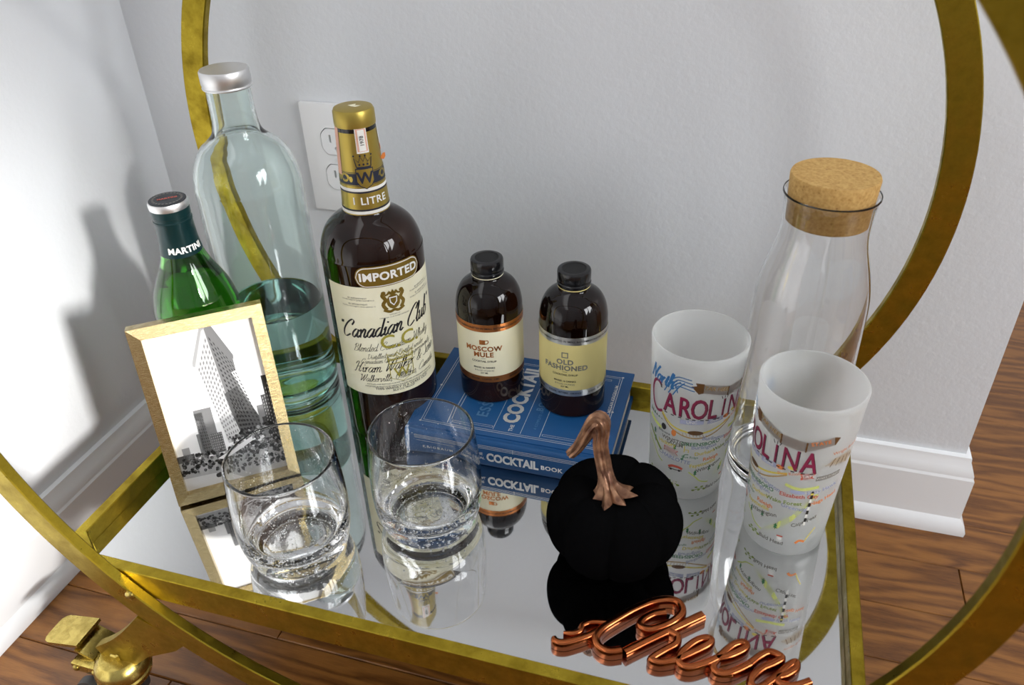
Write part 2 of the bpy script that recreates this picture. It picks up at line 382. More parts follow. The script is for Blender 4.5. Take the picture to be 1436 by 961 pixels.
# ---- a small cursive pen alphabet (x-height 1)
PEN = {
 'a': (1.0, [[(.75,.85),(.45,1),(.1,.6),(.1,.2),(.35,0),(.7,.5),(.8,.95),(.72,.2),(.85,0),(1.1,.25)]]),
 'n': (1.0, [[(0,.7),(.15,.95),(.2,0)], [(.2,.5),(.5,1),(.7,.85),(.65,.15),(.8,0),(1.05,.25)]]),
 'd': (1.0, [[(.75,.85),(.45,1),(.1,.6),(.1,.2),(.35,0),(.7,.5),(.8,1.95),(.72,.2),(.85,0),(1.1,.25)]]),
 'i': (.52, [[(.05,.6),(.22,.95),(.18,.2),(.33,0),(.6,.25)], [(.3,1.35),(.33,1.5)]]),
 'l': (.5, [[(.05,.3),(.35,1.6),(.3,2),(.18,1.8),(.18,.2),(.35,0),(.6,.25)]]),
 'u': (1.0, [[(0,.7),(.15,.95),(.12,.25),(.3,0),(.6,.4),(.7,.95),(.66,.2),(.8,0),(1.05,.25)]]),
 'b': (.85, [[(.05,.3),(.35,1.6),(.3,2),(.16,1.8),(.15,.2),(.4,0),(.7,.4),(.6,.9),(.35,.85)]]),
 'r': (.7, [[(0,.7),(.15,.95),(.2,0)], [(.2,.5),(.45,1),(.65,.9)]]),
 'm': (1.5, [[(0,.7),(.15,.95),(.2,0)], [(.2,.5),(.45,1),(.62,.85),(.6,0)], [(.6,.5),(.9,1),(1.1,.85),(1.05,.15),(1.2,0),(1.5,.25)]]),
 'e': (.68, [[(.1,.45),(.55,.6),(.5,.95),(.3,1),(.08,.5),(.25,.02),(.7,.25)]]),
 'k': (.85, [[(.05,.3),(.35,1.6),(.3,2),(.16,1.8),(.15,0)], [(.15,.45),(.55,.95),(.5,.6),(.25,.5),(.6,.05),(.85,.25)]]),
 'o': (.8, [[(.45,1),(.1,.6),(.15,.1),(.45,0),(.7,.5),(.5,1),(.8,.9)]]),
 't': (.52, [[(.1,.3),(.3,1.5),(.22,.2),(.38,0),(.6,.25)], [(.05,1),(.5,1)]]),
 's': (.62, [[(.05,.2),(.4,1),(.5,.4),(.35,0),(.1,.08)]]),
 'v': (.8, [[(0,.7),(.15,.95),(.25,.1),(.4,0),(.65,.6),(.6,.95),(.8,.9)]]),
 'h': (.9, [[(.05,.3),(.35,1.6),(.3,2),(.16,1.8),(.15,0)], [(.15,.5),(.45,1),(.6,.85),(.58,.15),(.72,0),(.95,.25)]]),
 'p': (.85, [[(.1,.6),(.25,.95),(.15,-.9)], [(.18,.5),(.45,1),(.7,.6),(.45,0),(.2,.1)]]),
 'w': (1.1, [[(0,.7),(.15,.95),(.15,.2),(.35,0),(.55,.5),(.6,.9),(.58,.2),(.75,0),(1,.6),(.95,.95)]]),
 'y': (.95, [[(0,.7),(.15,.95),(.12,.25),(.3,0),(.6,.4),(.7,.95),(.6,-.7),(.3,-.9),(.2,-.6),(.9,.25)]]),
 'g': (.9, [[(.75,.85),(.45,1),(.1,.6),(.1,.2),(.35,0),(.7,.5),(.75,.95),(.62,-.7),(.3,-.9),(.2,-.6),(.9,.25)]]),
 'C': (1.45, [[(1.2,1.45),(1.4,1.85),(1.1,2.1),(.55,1.7),(.15,.9),(.2,.25),(.6,0),(1.2,.35)]]),
 'H': (1.5, [[(.0,1.5),(.2,1.95),(.55,2),(.4,1),(.15,0),(-.1,.1)], [(1.35,2.05),(1.05,1.2),(.9,.2),(1.1,0),(1.35,.3)], [(.3,1),(1.0,1.1)]]),
 'W': (1.8, [[(0,1.7),(.25,2.05),(.35,1),(.3,0),(.9,1.3),(1.1,2),(1.0,.8),(1.05,0),(1.6,1.2),(1.75,2.1),(1.55,1.9)]]),
 'B': (1.25, [[(.35,2),(.25,1),(.1,0)], [(.0,1.5),(.4,2.05),(.9,1.95),(.9,1.4),(.4,1.1),(1.0,.9),(1.0,.25),(.5,0),(.1,.15)]]),
 'D': (1.3, [[(.35,2),(.25,.1),(0,.2)], [(0,1.7),(.5,2.05),(1.1,1.5),(1.05,.6),(.5,0),(.2,.1)]]),
 'S': (1.0, [[(1,1.7),(.75,2.05),(.4,1.7),(.7,1.1),(.8,.4),(.4,0),(.05,.3)]]),
 'O': (1.35, [[(.7,2),(.2,1.4),(.2,.4),(.6,0),(1.1,.6),(1.1,1.5),(.7,2),(.9,1.6)]]),
 'L': (1.1, [[(.8,1.7),(.65,2.05),(.4,1.7),(.35,.5),(.1,.05),(.5,.15),(1.05,.1)]]),
 'G': (1.3, [[(1.1,1.6),(.9,2.05),(.4,1.7),(.12,.8),(.4,.05),(.9,.3),(1,1)], [(1,1),(.9,-.4)]]),
 'N': (1.4, [[(0,.1),(.2,0),(.35,1),(.45,2)], [(.45,2),(.8,.8),(.95,0)], [(.95,0),(1.15,1.2),(1.5,2.05)]]),
 '&': (1.2, [[(1.1,.8),(.6,0),(.15,.3),(.7,1.2),(.6,1.7),(.35,1.5),(.5,.8),(1.1,0)]]),
 ',': (.4, [[(.15,.1),(.05,-.35)]]), '.': (.4, [[(.1,0),(.15,.1)]]), ' ': (.55, []), '"': (.5, [[(.1,1.9),(.1,1.6)], [(.3,1.9),(.3,1.6)]]),
}
def script(dc, t, u, v, xh, mi, w=0.28, shear=0.42, rot=0.0, fit=None, layer=2):
    adv = sum(PEN[c][0] for c in t); k = fit/(adv*xh) if fit else 1.0
    x = 0.0; ca, sa = math.cos(rot), math.sin(rot)
    for c in t:
        a, strokes = PEN[c]
        for st in strokes:
            q = []
            for px, py in st:
                X = (x+px)*xh*k+py*xh*shear; Y = py*xh; q.append((u+X*ca-Y*sa, v+X*sa+Y*ca))
            dc.stroke(q, xh*w, mi, layer, 4, nib=math.radians(28))
        x += a

# ------------------------------------------------------------------ the room
ZF = -0.18; WB = 0.434; WL = -0.168; WE = 0.755; RX = 2.6
fl = structure(Geo().box(-0.35, RX+0.12, -3.0, 2.6, ZF-0.06, ZF-0.0085).build('floor', WOOD, smooth=False))
pm = Geo().cbox(-0.5, 0.5, -0.5, 0.5, -1.0, 0.0, 0.006)
pw = 0.068
def plank_mesh():
    g = Geo(); c = 0.0012
    # top face proud, with a small eased edge; unit length in x, real width in y
    v = []
    for (x, y, z) in [(-.5, -pw/2+.0003, -.008), (.5, -pw/2+.0003, -.008), (.5, pw/2-.0003, -.008), (-.5, pw/2-.0003, -.008),
                      (-.5, -pw/2+.0003, -c), (.5, -pw/2+.0003, -c), (.5, pw/2-.0003, -c), (-.5, pw/2-.0003, -c),
                      (-.4985, -pw/2+.0013, 0), (.4985, -pw/2+.0013, 0), (.4985, pw/2-.0013, 0), (-.4985, pw/2-.0013, 0)]:
        v.append((x, y, z))
    f = [(0, 1, 5, 4), (1, 2, 6, 5), (2, 3, 7, 6), (3, 0, 4, 7), (4, 5, 9, 8), (5, 6, 10, 9), (6, 7, 11, 10), (7, 4, 8, 11), (8, 9, 10, 11)]
    g.add(v, f)
    me = bpy.data.meshes.new('plank'); me.from_pydata(g.v, [], g.f); me.materials.append(WOOD); me.update(); return me
PLK = plank_mesh(); rng = random.Random(11)
yy = -0.62
while yy < 1.5:
    x = -0.16 - rng.random()*0.15
    first = True
    x = WL
    while x < 2.1:
        L = rng.uniform(0.35, 0.95)*(rng.uniform(0.25, 1) if first else 1); L = max(L, 0.16); first = False
        o = bpy.data.objects.new('plank', PLK); COL.objects.link(o); o.parent = fl
        o.location = (x+L/2, yy, ZF); o.scale = (L-0.0006, 1, 1)
        x += L
    yy += pw

wb = structure(Geo().box(WL-0.15, WE, WB, WB+0.12, ZF, 2.4).build('wall_back', WALL, smooth=False))
wl = structure(Geo().box(WL-0.15, WL, -3.0, WB, ZF, 2.4).build('wall_left', WALL, smooth=False))
structure(Geo().box(WL-0.15, RX+0.12, -3.12, -3.0, ZF, 2.4).build('wall_front', WALL, smooth=False))
# wall on the side of the light, with its window opening
g = Geo()
Y0, Y1, Z0, Z1 = -2.45, -1.27, 1.06, 1.47
g.box(RX, RX+0.12, -3.0, Y0, ZF, 2.4); g.box(RX, RX+0.12, Y1, 2.6, ZF, 2.4)
g.box(RX, RX+0.12, Y0, Y1, ZF, Z0); g.box(RX, RX+0.12, Y0, Y1, Z1, 2.4)
wr_ = structure(g.build('wall_right', WALL, smooth=False))
g = Geo(); t = 0.05
g.box(RX-0.02, RX+0.13, Y0-t, Y1+t, Z1, Z1+t); g.box(RX-0.02, RX+0.13, Y0-t, Y1+t, Z0-t, Z0)
g.box(RX-0.02, RX+0.13, Y0-t, Y0, Z0, Z1); g.box(RX-0.02, RX+0.13, Y1, Y1+t, Z0, Z1)
g.box(RX+0.03, RX+0.09, (Y0+Y1)/2-0.02, (Y0+Y1)/2+0.02, Z0, Z1)
structure(g.build('window_1', TRIM, smooth=False))
g = Geo()
for a, b in ((-1.22, -1.18), (-0.63, -0.57), (0.0, 0.05)): g.box(RX-0.04, RX, a, b, 0.43, 1.67)
for a, b in ((0.43, 0.48), (1.62, 1.67)): g.box(RX-0.04, RX, -1.22, 0.05, a, b)
structure(g.build('window_2', TRIM, smooth=False))
# baseboards: moulded profile (depth from wall, height)
BP = [(0, 0), (0.020, 0), (0.0205, 0.006), (0.018, 0.014), (0.0135, 0.019), (0.013, 0.0195), (0.013, 0.074), (0.0115, 0.077), (0.0115, 0.080),
      (0.0085, 0.088), (0.006, 0.094), (0.0055, 0.099), (0, 0.1)]
g = Geo(); n = len(BP)
v = []
for (px, sx) in ((WL, 1), (None, 0), (None, 2)):
    for d, h in BP:
        if sx == 1: v.append((WL, WB-d, ZF+h))
        elif sx == 0: v.append((WE+d, WB-d, ZF+h))
        else: v.append((WE+d, WB+0.12, ZF+h))
f = []
for k in range(2):
    for i in range(n-1): f.append((k*n+i, (k+1)*n+i, (k+1)*n+i+1, k*n+i+1))
f += [tuple(range(n)), tuple(range(2*n, 3*n))]
g.add(v, f); structure(g.build('baseboard_back', TRIM, angle=25))
g = Geo(); v = [(WL+d, y, ZF+h) for y in (-3.0, WB) for d, h in BP]
g.add(v, [(i, n+i, n+i+1, i+1) for i in range(n-1)]+[tuple(range(n)), tuple(range(n, 2*n))])
structure(g.build('baseboard_left', TRIM, angle=25))
# electrical outlet
t = thing('wall_outlet', 'white duplex electrical outlet plate on the grey wall behind the whisky bottle', 'outlet', (0.067, WB, 0.190))
def carve(o, cutters):
    """cut real holes: boolean each cutter Geo out of o"""
    tmp = []
    for c in cutters:
        k = c.build('cutter', SLOT, None, smooth=False); k.matrix_world = o.parent.matrix_basis.copy(); tmp.append(k)
        m = o.modifiers.new('cut', 'BOOLEAN'); m.operation = 'DIFFERENCE'; m.solver = 'EXACT'; m.object = k
    bpy.context.view_layer.update()
    me = bpy.data.meshes.new_from_object(o.evaluated_get(bpy.context.evaluated_depsgraph_get()))
    o.modifiers.clear(); o.data = me
    me.materials.clear(); me.materials.append(PLASTICW)
    me.polygons.foreach_set('material_index', [0]*len(me.polygons))
    for k in tmp: bpy.data.objects.remove(k)
def rec_outline(s, k=1.0):
    return [(max(-0.0168, min(0.0168, 0.0172*math.cos(a)*1.06))*k, max(-0.0142, min(0.0142, 0.0172*math.sin(a)))*k+s*0.0200) for a in [2*PI*q/40 for q in range(40)]]
plate = Geo().cbox(-0.0385, 0.0385, -0.006, 0, -0.0610, 0.0610, 0.0022).build('cover_plate', PLASTICW, t)
carve(plate, [Geo().prism(rec_outline(s, 1.06), 'y', -0.02, 0.01) for s in (1, -1)])
for s in (1, -1):
    rec = Geo().prism(rec_outline(s), 'y', -0.0070, 0.0).build('receptacle', PLASTICW, t, smooth=False)
    cut = [Geo().box(sx-0.0012, sx+0.0012, -0.02, -0.0012, s*0.02+0.0035-hh, s*0.02+0.0035+hh) for sx, hh in ((-0.0064, 0.0044), (0.0064, 0.0035))]
    cut.append(Geo().prism([(0.0026*math.cos(2*PI*q/16), s*0.02-0.0075+0.0026*math.sin(2*PI*q/16)) for q in range(16)], 'y', -0.02, -0.0012))
    carve(rec, cut)
Geo().lathe([(0, 0), (0.0032, 0), (0.0032, 0.0008), (0.002, 0.0016), (0, 0.0018)], 16).xform(Matrix.Translation((0, -0.0058, 0)) @ Matrix.Rotation(PI/2, 4, 'X')).build('screw', PLASTICW, t)

# ------------------------------------------------------------------ the bar cart
TW, TD, HR, RW, TH = 0.6158, 0.3462, 0.0152, 0.0094, 0.0273
RO, RB, RA, RZ, RXC = 0.35352, 0.02383, 0.0085, 0.23696, 0.30746
cart = thing('bar_cart', 'round gold metal bar cart with two big hoops and a mirrored tray', 'bar cart', (RXC, TD/2, ZF))
def cpart(o): o.location = (-RXC, -TD/2, -ZF); return o
def hoop(y0, y1):
    g = Geo(); c = 0.0009; seg = 160
    sec = [(RO-RB+c, y0), (RO-c, y0), (RO, y0+c), (RO, y1-c), (RO-c, y1), (RO-RB+c, y1), (RO-RB, y1-c), (RO-RB, y0+c)]
    v = []; f = []; m = len(sec)
    for k in range(seg):
        a = 2*PI*k/seg
        for r, y in sec: v.append((RXC+r*math.cos(a), y, RZ+r*math.sin(a)))
    for k in range(seg):
        k2 = (k+1) % seg
        for i in range(m):
            i2 = (i+1) % m; f.append((k*m+i, k*m+i2, k2*m+i2, k2*m+i))
    return cpart(g.add(v, f).build('hoop', GOLD, cart, angle=30))
hoop(-RA-0.0002, -0.0002); hoop(TD+0.0002, TD+RA+0.0002)
CH = 0.030
out = [(CH, 0), (TW-CH, 0), (TW, CH*0.75), (TW, TD-CH*0.75), (TW-CH, TD), (CH, TD), (0, TD-CH*0.75), (0, CH*0.75)]
def inset(pts, d):
    r = []; n = len(pts)
    for i in range(n):
        a = Vector(pts[i-1]); b = Vector(pts[i]); c = Vector(pts[(i+1) % n])
        e1 = (b-a).normalized(); e2 = (c-b).normalized(); n1 = Vector((-e1.y, e1.x)); n2 = Vector((-e2.y, e2.x))
        k = (n1+n2); k = k/(1+n1.dot(n2)); r.append(tuple(b+k*d))
    return r
inn = inset(out, RW)
for i in range(8):
    j = (i+1) % 8
    a, b, c, d = out[i], out[j], inn[j], inn[i]
    bm = bmesh.new()
    vs = [bm.verts.new((p[0], p[1], z)) for z in (HR-TH, HR) for p in (a, b, c, d)]
    for q in ((0, 1, 2, 3), (4, 5, 6, 7), (0, 1, 5, 4), (1, 2, 6, 5), (2, 3, 7, 6), (3, 0, 4, 7)): bm.faces.new([vs[k] for k in q])
    bmesh.ops.recalc_face_normals(bm, faces=bm.faces)
    ed = [e for e in bm.edges if (e.verts[0].co-e.verts[1].co).length > 0.02]
    bmesh.ops.bevel(bm, geom=ed, offset=0.0007, segments=1, affect='EDGES'); bm.verts.index_update()
    cpart(mesh_obj('tray_rail', [v.co[:] for v in bm.verts], [[v.index for v in f.verts] for f in bm.faces], GOLD, cart, smooth=False)); bm.free()
mp = inset(out, RW+0.0003)
cpart(Geo().prism(mp, 'z', -0.004, 0.0).build('mirror_panel', MIRROR, cart, smooth=False))
# mirror backing board
cpart(Geo().prism(inset(out, RW+0.0004), 'z', -0.010, -0.0042).build('tray_base', INK, cart, smooth=False))
def screw(x, y, z, ny):
    g = Geo().lathe([(0, 0), (0.0042, 0), (0.0040, 0.0012), (0.0028, 0.0022), (0, 0.0026)], 16)
    g.xform(Matrix.Translation((x, y, z)) @ Matrix.Rotation(PI/2*ny, 4, 'X')); cpart(g.build('screw', BRASS, cart))
screw(0.0750, -RA-0.0002, -0.0015, 1); screw(2*RXC-0.0750, -RA-0.0002, -0.0015, 1)
def foot(sx, yc, ny):
    """gusset below the hoop and its braked caster; sx mirrors left-right, ny = outside direction"""
    def X(x): return x if sx > 0 else 2*RXC-x
    g = Geo()
    top = crv([(0.0710, -0.0300, 0), (0.050, -0.055, 0), (0.030, -0.075, 0), (0.0075, -0.0925, 0)], 6)
    pts = [(p.x, p.y) for p in top]+[(0.012, -0.105), (0.046, -0.103), (0.064, -0.085), (0.098, -0.064), (0.112, -0.050)]
    y0, y1 = (yc-RA-0.0004, yc-0.0004)
    cpart(g.prism([(X(a), b) for a, b in pts], 'y', y0, y1).build('foot_bracket', GOLD, cart, smooth=False))
    root = bpy.data.objects.new('caster', None); COL.objects.link(root); root.parent = cart
    root.location = (X(0.026)-RXC, yc+ny*0.006-TD/2, 0)
    z0 = 0.073
    Geo().lathe([(0, z0+0.006), (0.016, z0+0.006), (0.021, z0+0.002), (0.0235, z0-0.006), (0.0225, z0-0.010), (0.0235, z0-0.012), (0.022, z0-0.018), (0.012, z0-0.021), (0, z0-0.021)], 40).build('swivel_housing', BRASS, root)
    h = Geo(); c = 0.0
    h.cbox(-0.046, -0.010, -0.012, 0.012, z0-0.016, z0-0.006, 0.002); h.build('caster_arm', BRASS, root)
    tab = Geo(); tab.prism([(0.021, -0.016), (0.021, 0.014), (-0.014, 0.014), (-0.018, 0.0125), (-0.0205, 0.009), (-0.021, 0.005), (-0.021, -0.007), (-0.0205, -0.011), (-0.018, -0.0145), (-0.014, -0.016)], 'z', -0.0016, 0.0016)
    tab.xform(Matrix.Translation((-0.060, 0.012, z0+0.004)) @ Matrix.Rotation(math.radians(-12), 4, 'Y')).build('brake_tab', BRASS, root, smooth=False)
    tb2 = Geo(); tb2.cbox(-0.010, 0.010, -0.0155, 0.0135, -0.0014, 0.0014, 0.001)
    tb2.xform(Matrix.Translation((-0.036, 0.011, z0-0.002)) @ Matrix.Rotation(math.radians(22), 4, 'Y')).build('brake_hinge', BRASS, root)
    for s in (-1, 1):
        w = Geo().lathe([(0, -0.006), (0.020, -0.006), (0.0258, -0.004), (0.0258, 0.004), (0.020, 0.006), (0, 0.006)], 36)
        w.xform(Matrix.Translation((-0.024, s*0.013, 0.0260)) @ Matrix.Rotation(PI/2, 4, 'X')).build('wheel', RUBBER, root)
        Geo().lathe([(0, 0), (0.0034, 0), (0.0032, 0.0014), (0.002, 0.0024), (0, 0.0026)], 14).xform(Matrix.Translation((-0.031+s*0.010, -0.0115, z0-0.011)) @ Matrix.Rotation(PI/2, 4, 'X')).build('rivet', BRASS, root)
    ax = Geo().lathe([(0, -0.022), (0.004, -0.022), (0.004, 0.022), (0, 0.022)], 16)
    ax.xform(Matrix.Translation((-0.024, 0, 0.026)) @ Matrix.Rotation(PI/2, 4, 'X')).build('axle', BRASS, root)
    Geo().cbox(-0.032, -0.014, -0.0062, 0.0062, 0.020, z0-0.010, 0.001).build('fork', BRASS, root)
    Geo().lathe([(0.0, 0), (0.0060, 0), (0.0060, 0.005), (0.0045, 0.0062), (0, 0.0062)], 6).xform(Matrix.Translation((0.0, 0, z0+0.006))).build('stem_nut', BRASS, root, smooth=False)
    if sx*ny > 0: root.rotation_euler = (0, 0, PI)
foot(1, 0.0, -1); foot(-1, 0.0, -1); foot(1, TD+RA+0.0006, 1); foot(-1, TD+RA+0.0006, 1)

# ------------------------------------------------------------------ bottles
def shell(outer, inner): return outer+list(reversed(inner))

# aqua swing-neck water bottle
X = (0.0602, 0.2735, 0.0003)
tb = thing('water_bottle', 'tall aqua tinted clear glass bottle with aluminium screw cap, part filled with water', 'bottle', X)
R0 = 0.0478
outer = [(0, 0.0030), (0.030, 0.0022), (0.040, 0.0), (0.0450, 0.0010), (0.0474, 0.0045), (R0, 0.010), (R0, 0.12), (R0, 0.215), (0.0470, 0.232), (0.0435, 0.2475), (0.0365, 0.2600), (0.0285, 0.2670), (0.0222, 0.2735), (0.0198, 0.2810), (0.0190, 0.290), (0.0186, 0.312), (0.0186, 0.3235)]
inner = [(0, 0.0160), (0.030, 0.0135), (0.0400, 0.0115), (0.0440, 0.0170), (0.0447, 0.024), (0.0447, 0.12), (0.0447, 0.214), (0.0440, 0.230), (0.0405, 0.2445), (0.0340, 0.2565), (0.0262, 0.2635), (0.0198, 0.2705), (0.0170, 0.2800), (0.0162, 0.291), (0.0158, 0.312), (0.0158, 0.3235)]
def dense(p, n=4): return [(max(a, 0), b) for a, b in [(q[0], q[1]) for q in crv([(x, y, 0) for x, y in p], n)]]
def wob(a, z): return 1+0.004*math.sin(2*a+z*40)+0.003*math.sin(3*a-z*60)
Geo().lathe(shell(dense(outer), dense(inner)), 96, wob=wob).build('glass_body', TEAL, tb, angle=60)
li = [(0, 0.0158), (0.030, 0.0133), (0.0401, 0.0113), (0.0441, 0.0168), (0.0449, 0.024), (0.0449, 0.103)]
Geo().lathe(dense(li)+[(0.0440, 0.1022), (0.030, 0.1020), (0, 0.1020)], 96, wob=wob).build('water', WATER, tb, angle=40)
cap = Geo().lathe([(0.0187, 0.3130), (0.0206, 0.3130), (0.0209, 0.3140), (0.0202, 0.3146), (0.0202, 0.3160), (0.0208, 0.3166), (0.0208, 0.3268), (0.0200, 0.3282), (0, 0.3283)], 96, wob=lambda a, z: 1+(0.006*math.cos(48*a) if 0.3163 < z < 0.3270 else 0))
cap.build('screw_cap', ALU, tb, angle=50)

# green vermouth bottle
X = (0.0470, 0.1820, 0.0003)
gb = thing('vermouth_bottle', 'green glass vermouth bottle with dark screw cap behind the picture frame', 'bottle', X)
outer = [(0, 0.004), (0.026, 0.002), (0.032, 0.0), (0.0355, 0.004), (0.0362, 0.010), (0.0362, 0.08), (0.0362, 0.142), (0.0352, 0.154), (0.0320, 0.1665), (0.0265, 0.1790), (0.0205, 0.1915), (0.0168, 0.2035), (0.0152, 0.2140), (0.0146, 0.235), (0.0140, 0.2455)]
inner = [(0, 0.010), (0.026, 0.008), (0.0325, 0.009), (0.0337, 0.016), (0.0337, 0.08), (0.0337, 0.142), (0.0328, 0.153), (0.0296, 0.1655), (0.0242, 0.178), (0.0182, 0.1905), (0.0145, 0.203), (0.0128, 0.2140), (0.0122, 0.2350), (0.0118, 0.2455)]
Geo().lathe(shell(dense(outer), dense(inner)), 72).build('glass_body', GREEN, gb, angle=60)
li = [(0, 0.0098), (0.026, 0.0078), (0.0326, 0.009), (0.0338, 0.016), (0.0338, 0.08), (0.0338, 0.142), (0.0329, 0.153), (0.0297, 0.1655), (0.0243, 0.178), (0.0183, 0.1905)]
Geo().lathe(dense(li)+[(0, 0.1903)], 72).build('vermouth', VERMOUTH, gb, angle=50)
Geo().lathe([(0.0173, 0.2025), (0.0158, 0.2130), (0.0151, 0.2290), (0.0156, 0.2300), (0.0156, 0.2320), (0.0150, 0.2325), (0.0150, 0.2350), (0.0155, 0.2355), (0.0155, 0.2440), (0.0150, 0.2442)], 60).build('neck_foil', DKGREENFOIL, gb, angle=40)
Geo().lathe([(0.0150, 0.2420), (0.0157, 0.2420), (0.0159, 0.2430), (0.0159, 0.2462), (0.0152, 0.2478), (0, 0.2482)], 60).build('cap_rim', ALU, gb, angle=40)
cp = Geo().lathe([(0.0148, 0.2479), (0.0147, 0.24835), (0, 0.2486)], 60).build('cap_top', DARKALU, gb, angle=60)
dc = Decal(lambda u, v, l=1: (u, v, 0.2486+0.00015*l))
azg = math.atan2(CAM.y-X[1], CAM.x-X[0])
for k in range(24):
    a0, a1 = 2*PI*k/24, 2*PI*(k+0.6)/24
    dc.poly([(0.0105*math.cos(a0), 0.0105*math.sin(a0)), (0.0122*math.cos(a0), 0.0122*math.sin(a0)), (0.0122*math.cos(a1), 0.0122*math.sin(a1)), (0.0105*math.cos(a1), 0.0105*math.sin(a1))], 1)
dc.text('MARTINI', 0, 0, 0.0040, 0, 0.02, rot=azg+PI/2)
dc.fin('cap_print', [INKRED, INKGREY], cp)
def rz_g(z): return 0.0158+(0.0173-0.0158)*(0.2130-z)/(0.0105) if z < 0.2130 else 0.0151+(0.0158-0.0151)*(0.229-z)/0.016
dc = Decal(cyl_map(0.0163, azg+0.22, rz=rz_g), 0.0022); dc.text('MARTINI', 0, 0.2085, 0.0072, 0, 0.035, space=1.05); dc.fin('lettering', [INKWHITE], gb)

# whisky bottle
X = (0.1860, 0.2550, 0.0003)
wk = thing('whisky_bottle', 'dark amber litre whisky bottle with cream script label and gold neck capsule', 'bottle', X)
RWB = 0.0448
prof = [(0, 0.003), (0.036, 0.002), (0.041, 0.0), (0.0440, 0.0030), (RWB, 0.009), (RWB, 0.10), (RWB, 0.1800), (0.0443, 0.1890), (0.0422, 0.1990), (0.0375, 0.2090), (0.0300, 0.2165), (0.0225, 0.2215), (0.0198, 0.2260), (0.0190, 0.236), (0.0160, 0.300)]
Geo().lathe(dense(prof), 96).build('glass_body', AMBER, wk, angle=60)
def rz_c(z): return 0.0203-(z-0.2230)*(0.0203-0.0162)/(0.297-0.2230)
Geo().lathe([(rz_c(0.2230)-0.0006, 0.2230), (rz_c(0.2230), 0.2232), (rz_c(0.26), 0.26), (rz_c(0.2935), 0.2935), (0.0150, 0.2940)], 72).build('neck_capsule', CAPGOLD, wk, angle=40)
Geo().lathe([(0.0150, 0.2930), (0.01650, 0.2932), (0.01650, 0.2965), (0.0150, 0.2968)], 60).build('neck_ring', CAPBLACK, wk, angle=40)
Geo().lathe([(0.0150, 0.2965), (0.01660, 0.2966), (0.01680, 0.2985), (0.01660, 0.3075), (0.0155, 0.3096), (0.0140, 0.3100), (0, 0.3101)], 72).build('screw_cap', CAPGOLD, wk, angle=40)
dc = Decal(lambda u, v, l=1: (u, v, 0.3101+0.00012*l)); dc.poly([(-0.005, 0.001), (0.0, 0.006), (0.001, 0.002), (0.006, 0.003), (0.003, -0.002), (-0.001, -0.001)], 0); dc.fin('cap_scuff', [IVORY], wk)
azw = math.atan2(CAM.y-X[1], CAM.x-X[0])
# neck print
NK = [INKWHITE, INKNAVY, CAPGOLD, INKGOLD]
dc = Decal(cyl_map(0.0190, azw+0.12, rz=rz_c), 0.0022)
full = PI*0.0190*0.98
for z in (0.2466, 0.2268): dc.rect(-full, full, z-0.0013, z+0.0013, 0, 1, 64)
for z in (0.2444, 0.2290): dc.rect(-full, full, z-0.0007, z+0.0007, 1, 1, 64)
dc.rect(-full, full, 0.2500, 0.2615, 1, 1, 64)
for s in range(8):
    u0 = -0.0425+s*0.0121
    if abs(u0) < 0.007: continue
    for m_ in (1, -1):
        sp = [(u0+m_*(0.0008+0.0042*(1-k/9))*math.cos(k*0.75), 0.25575+(0.0008+0.0040*(1-k/9))*math.sin(k*0.75)) for k in range(9)]
        dc.stroke(sp, 0.0011, 2, 2)
    dc.disc(u0+0.006, 0.2557, 0.0016, 0.0024, 2, 2)
for z in (0.2507, 0.2608): dc.rect(-full, full, z-0.00025, z+0.00025, 2, 2, 64)
dc.text('1 LITRE', 0.0012, 0.2368, 0.0088, 0, 0.018, space=1.08, layer=2)
sh = [(-0.0068, 0.2640), (0.0068, 0.2640), (0.0068, 0.2540), (0.0045, 0.2505), (0, 0.2480), (-0.0045, 0.2505), (-0.0068, 0.2540)]
dc.poly([(a*1.12, 0.256+(b-0.256)*1.10) for a, b in sh], 1, 3); dc.poly(sh, 2, 4)
dc.text('W', 0, 0.2566, 0.0128, 1, 0.03, layer=5)
cr = [(-0.0062, 0.2660), (-0.0078, 0.2735), (-0.0040, 0.2700), (-0.0022, 0.2745), (0, 0.2705), (0.0022, 0.2745), (0.0040, 0.2700), (0.0078, 0.2735), (0.0062, 0.2660)]
dc.stroke(cr, 0.0008, 1, 3, 0); dc.rect(-0.0062, 0.0062, 0.2648, 0.2662, 1, 3, 4)
for u in (-0.0078, -0.0022, 0.0022, 0.0078): dc.disc(u, 0.2752, 0.0008, 0.0008, 1, 3, 8)
for u in (-0.0035, 0, 0.0035): dc.disc(u, 0.2680, 0.0009, 0.0009, 1, 3, 8)
dc.fin('neck_print', NK, wk)
dc = Decal(cyl_map(0.0172, azw+0.05, 0.00035, rz=rz_c), 0.0022)
dc.rect(-0.0026, 0.0072, 0.2770, 0.2975, 0, 1, 6); dc.rect(-0.0018, 0.0064, 0.2785, 0.2965, 1, 2, 6); dc.rect(-0.0004, 0.0050, 0.2790, 0.2960, 0, 3, 6)
dc.text('1978', 0.0024, 0.2872, 0.0042, 2, 0.01, rot=PI/2, layer=4)
dc.rect(-0.0255, -0.0185, 0.2580, 0.2970, 1, 1, 6); dc.rect(0.0225, 0.0300, 0.2790, 0.2985, 0, 1, 6); dc.rect(0.0225, 0.0295, 0.2740, 0.2790, 3, 1, 4)
dc.fin('tax_stamp', [INKWHITE, principled('salmon_ink', (0.80, 0.45, 0.33), 0.5), INK, INKORANGE], wk)
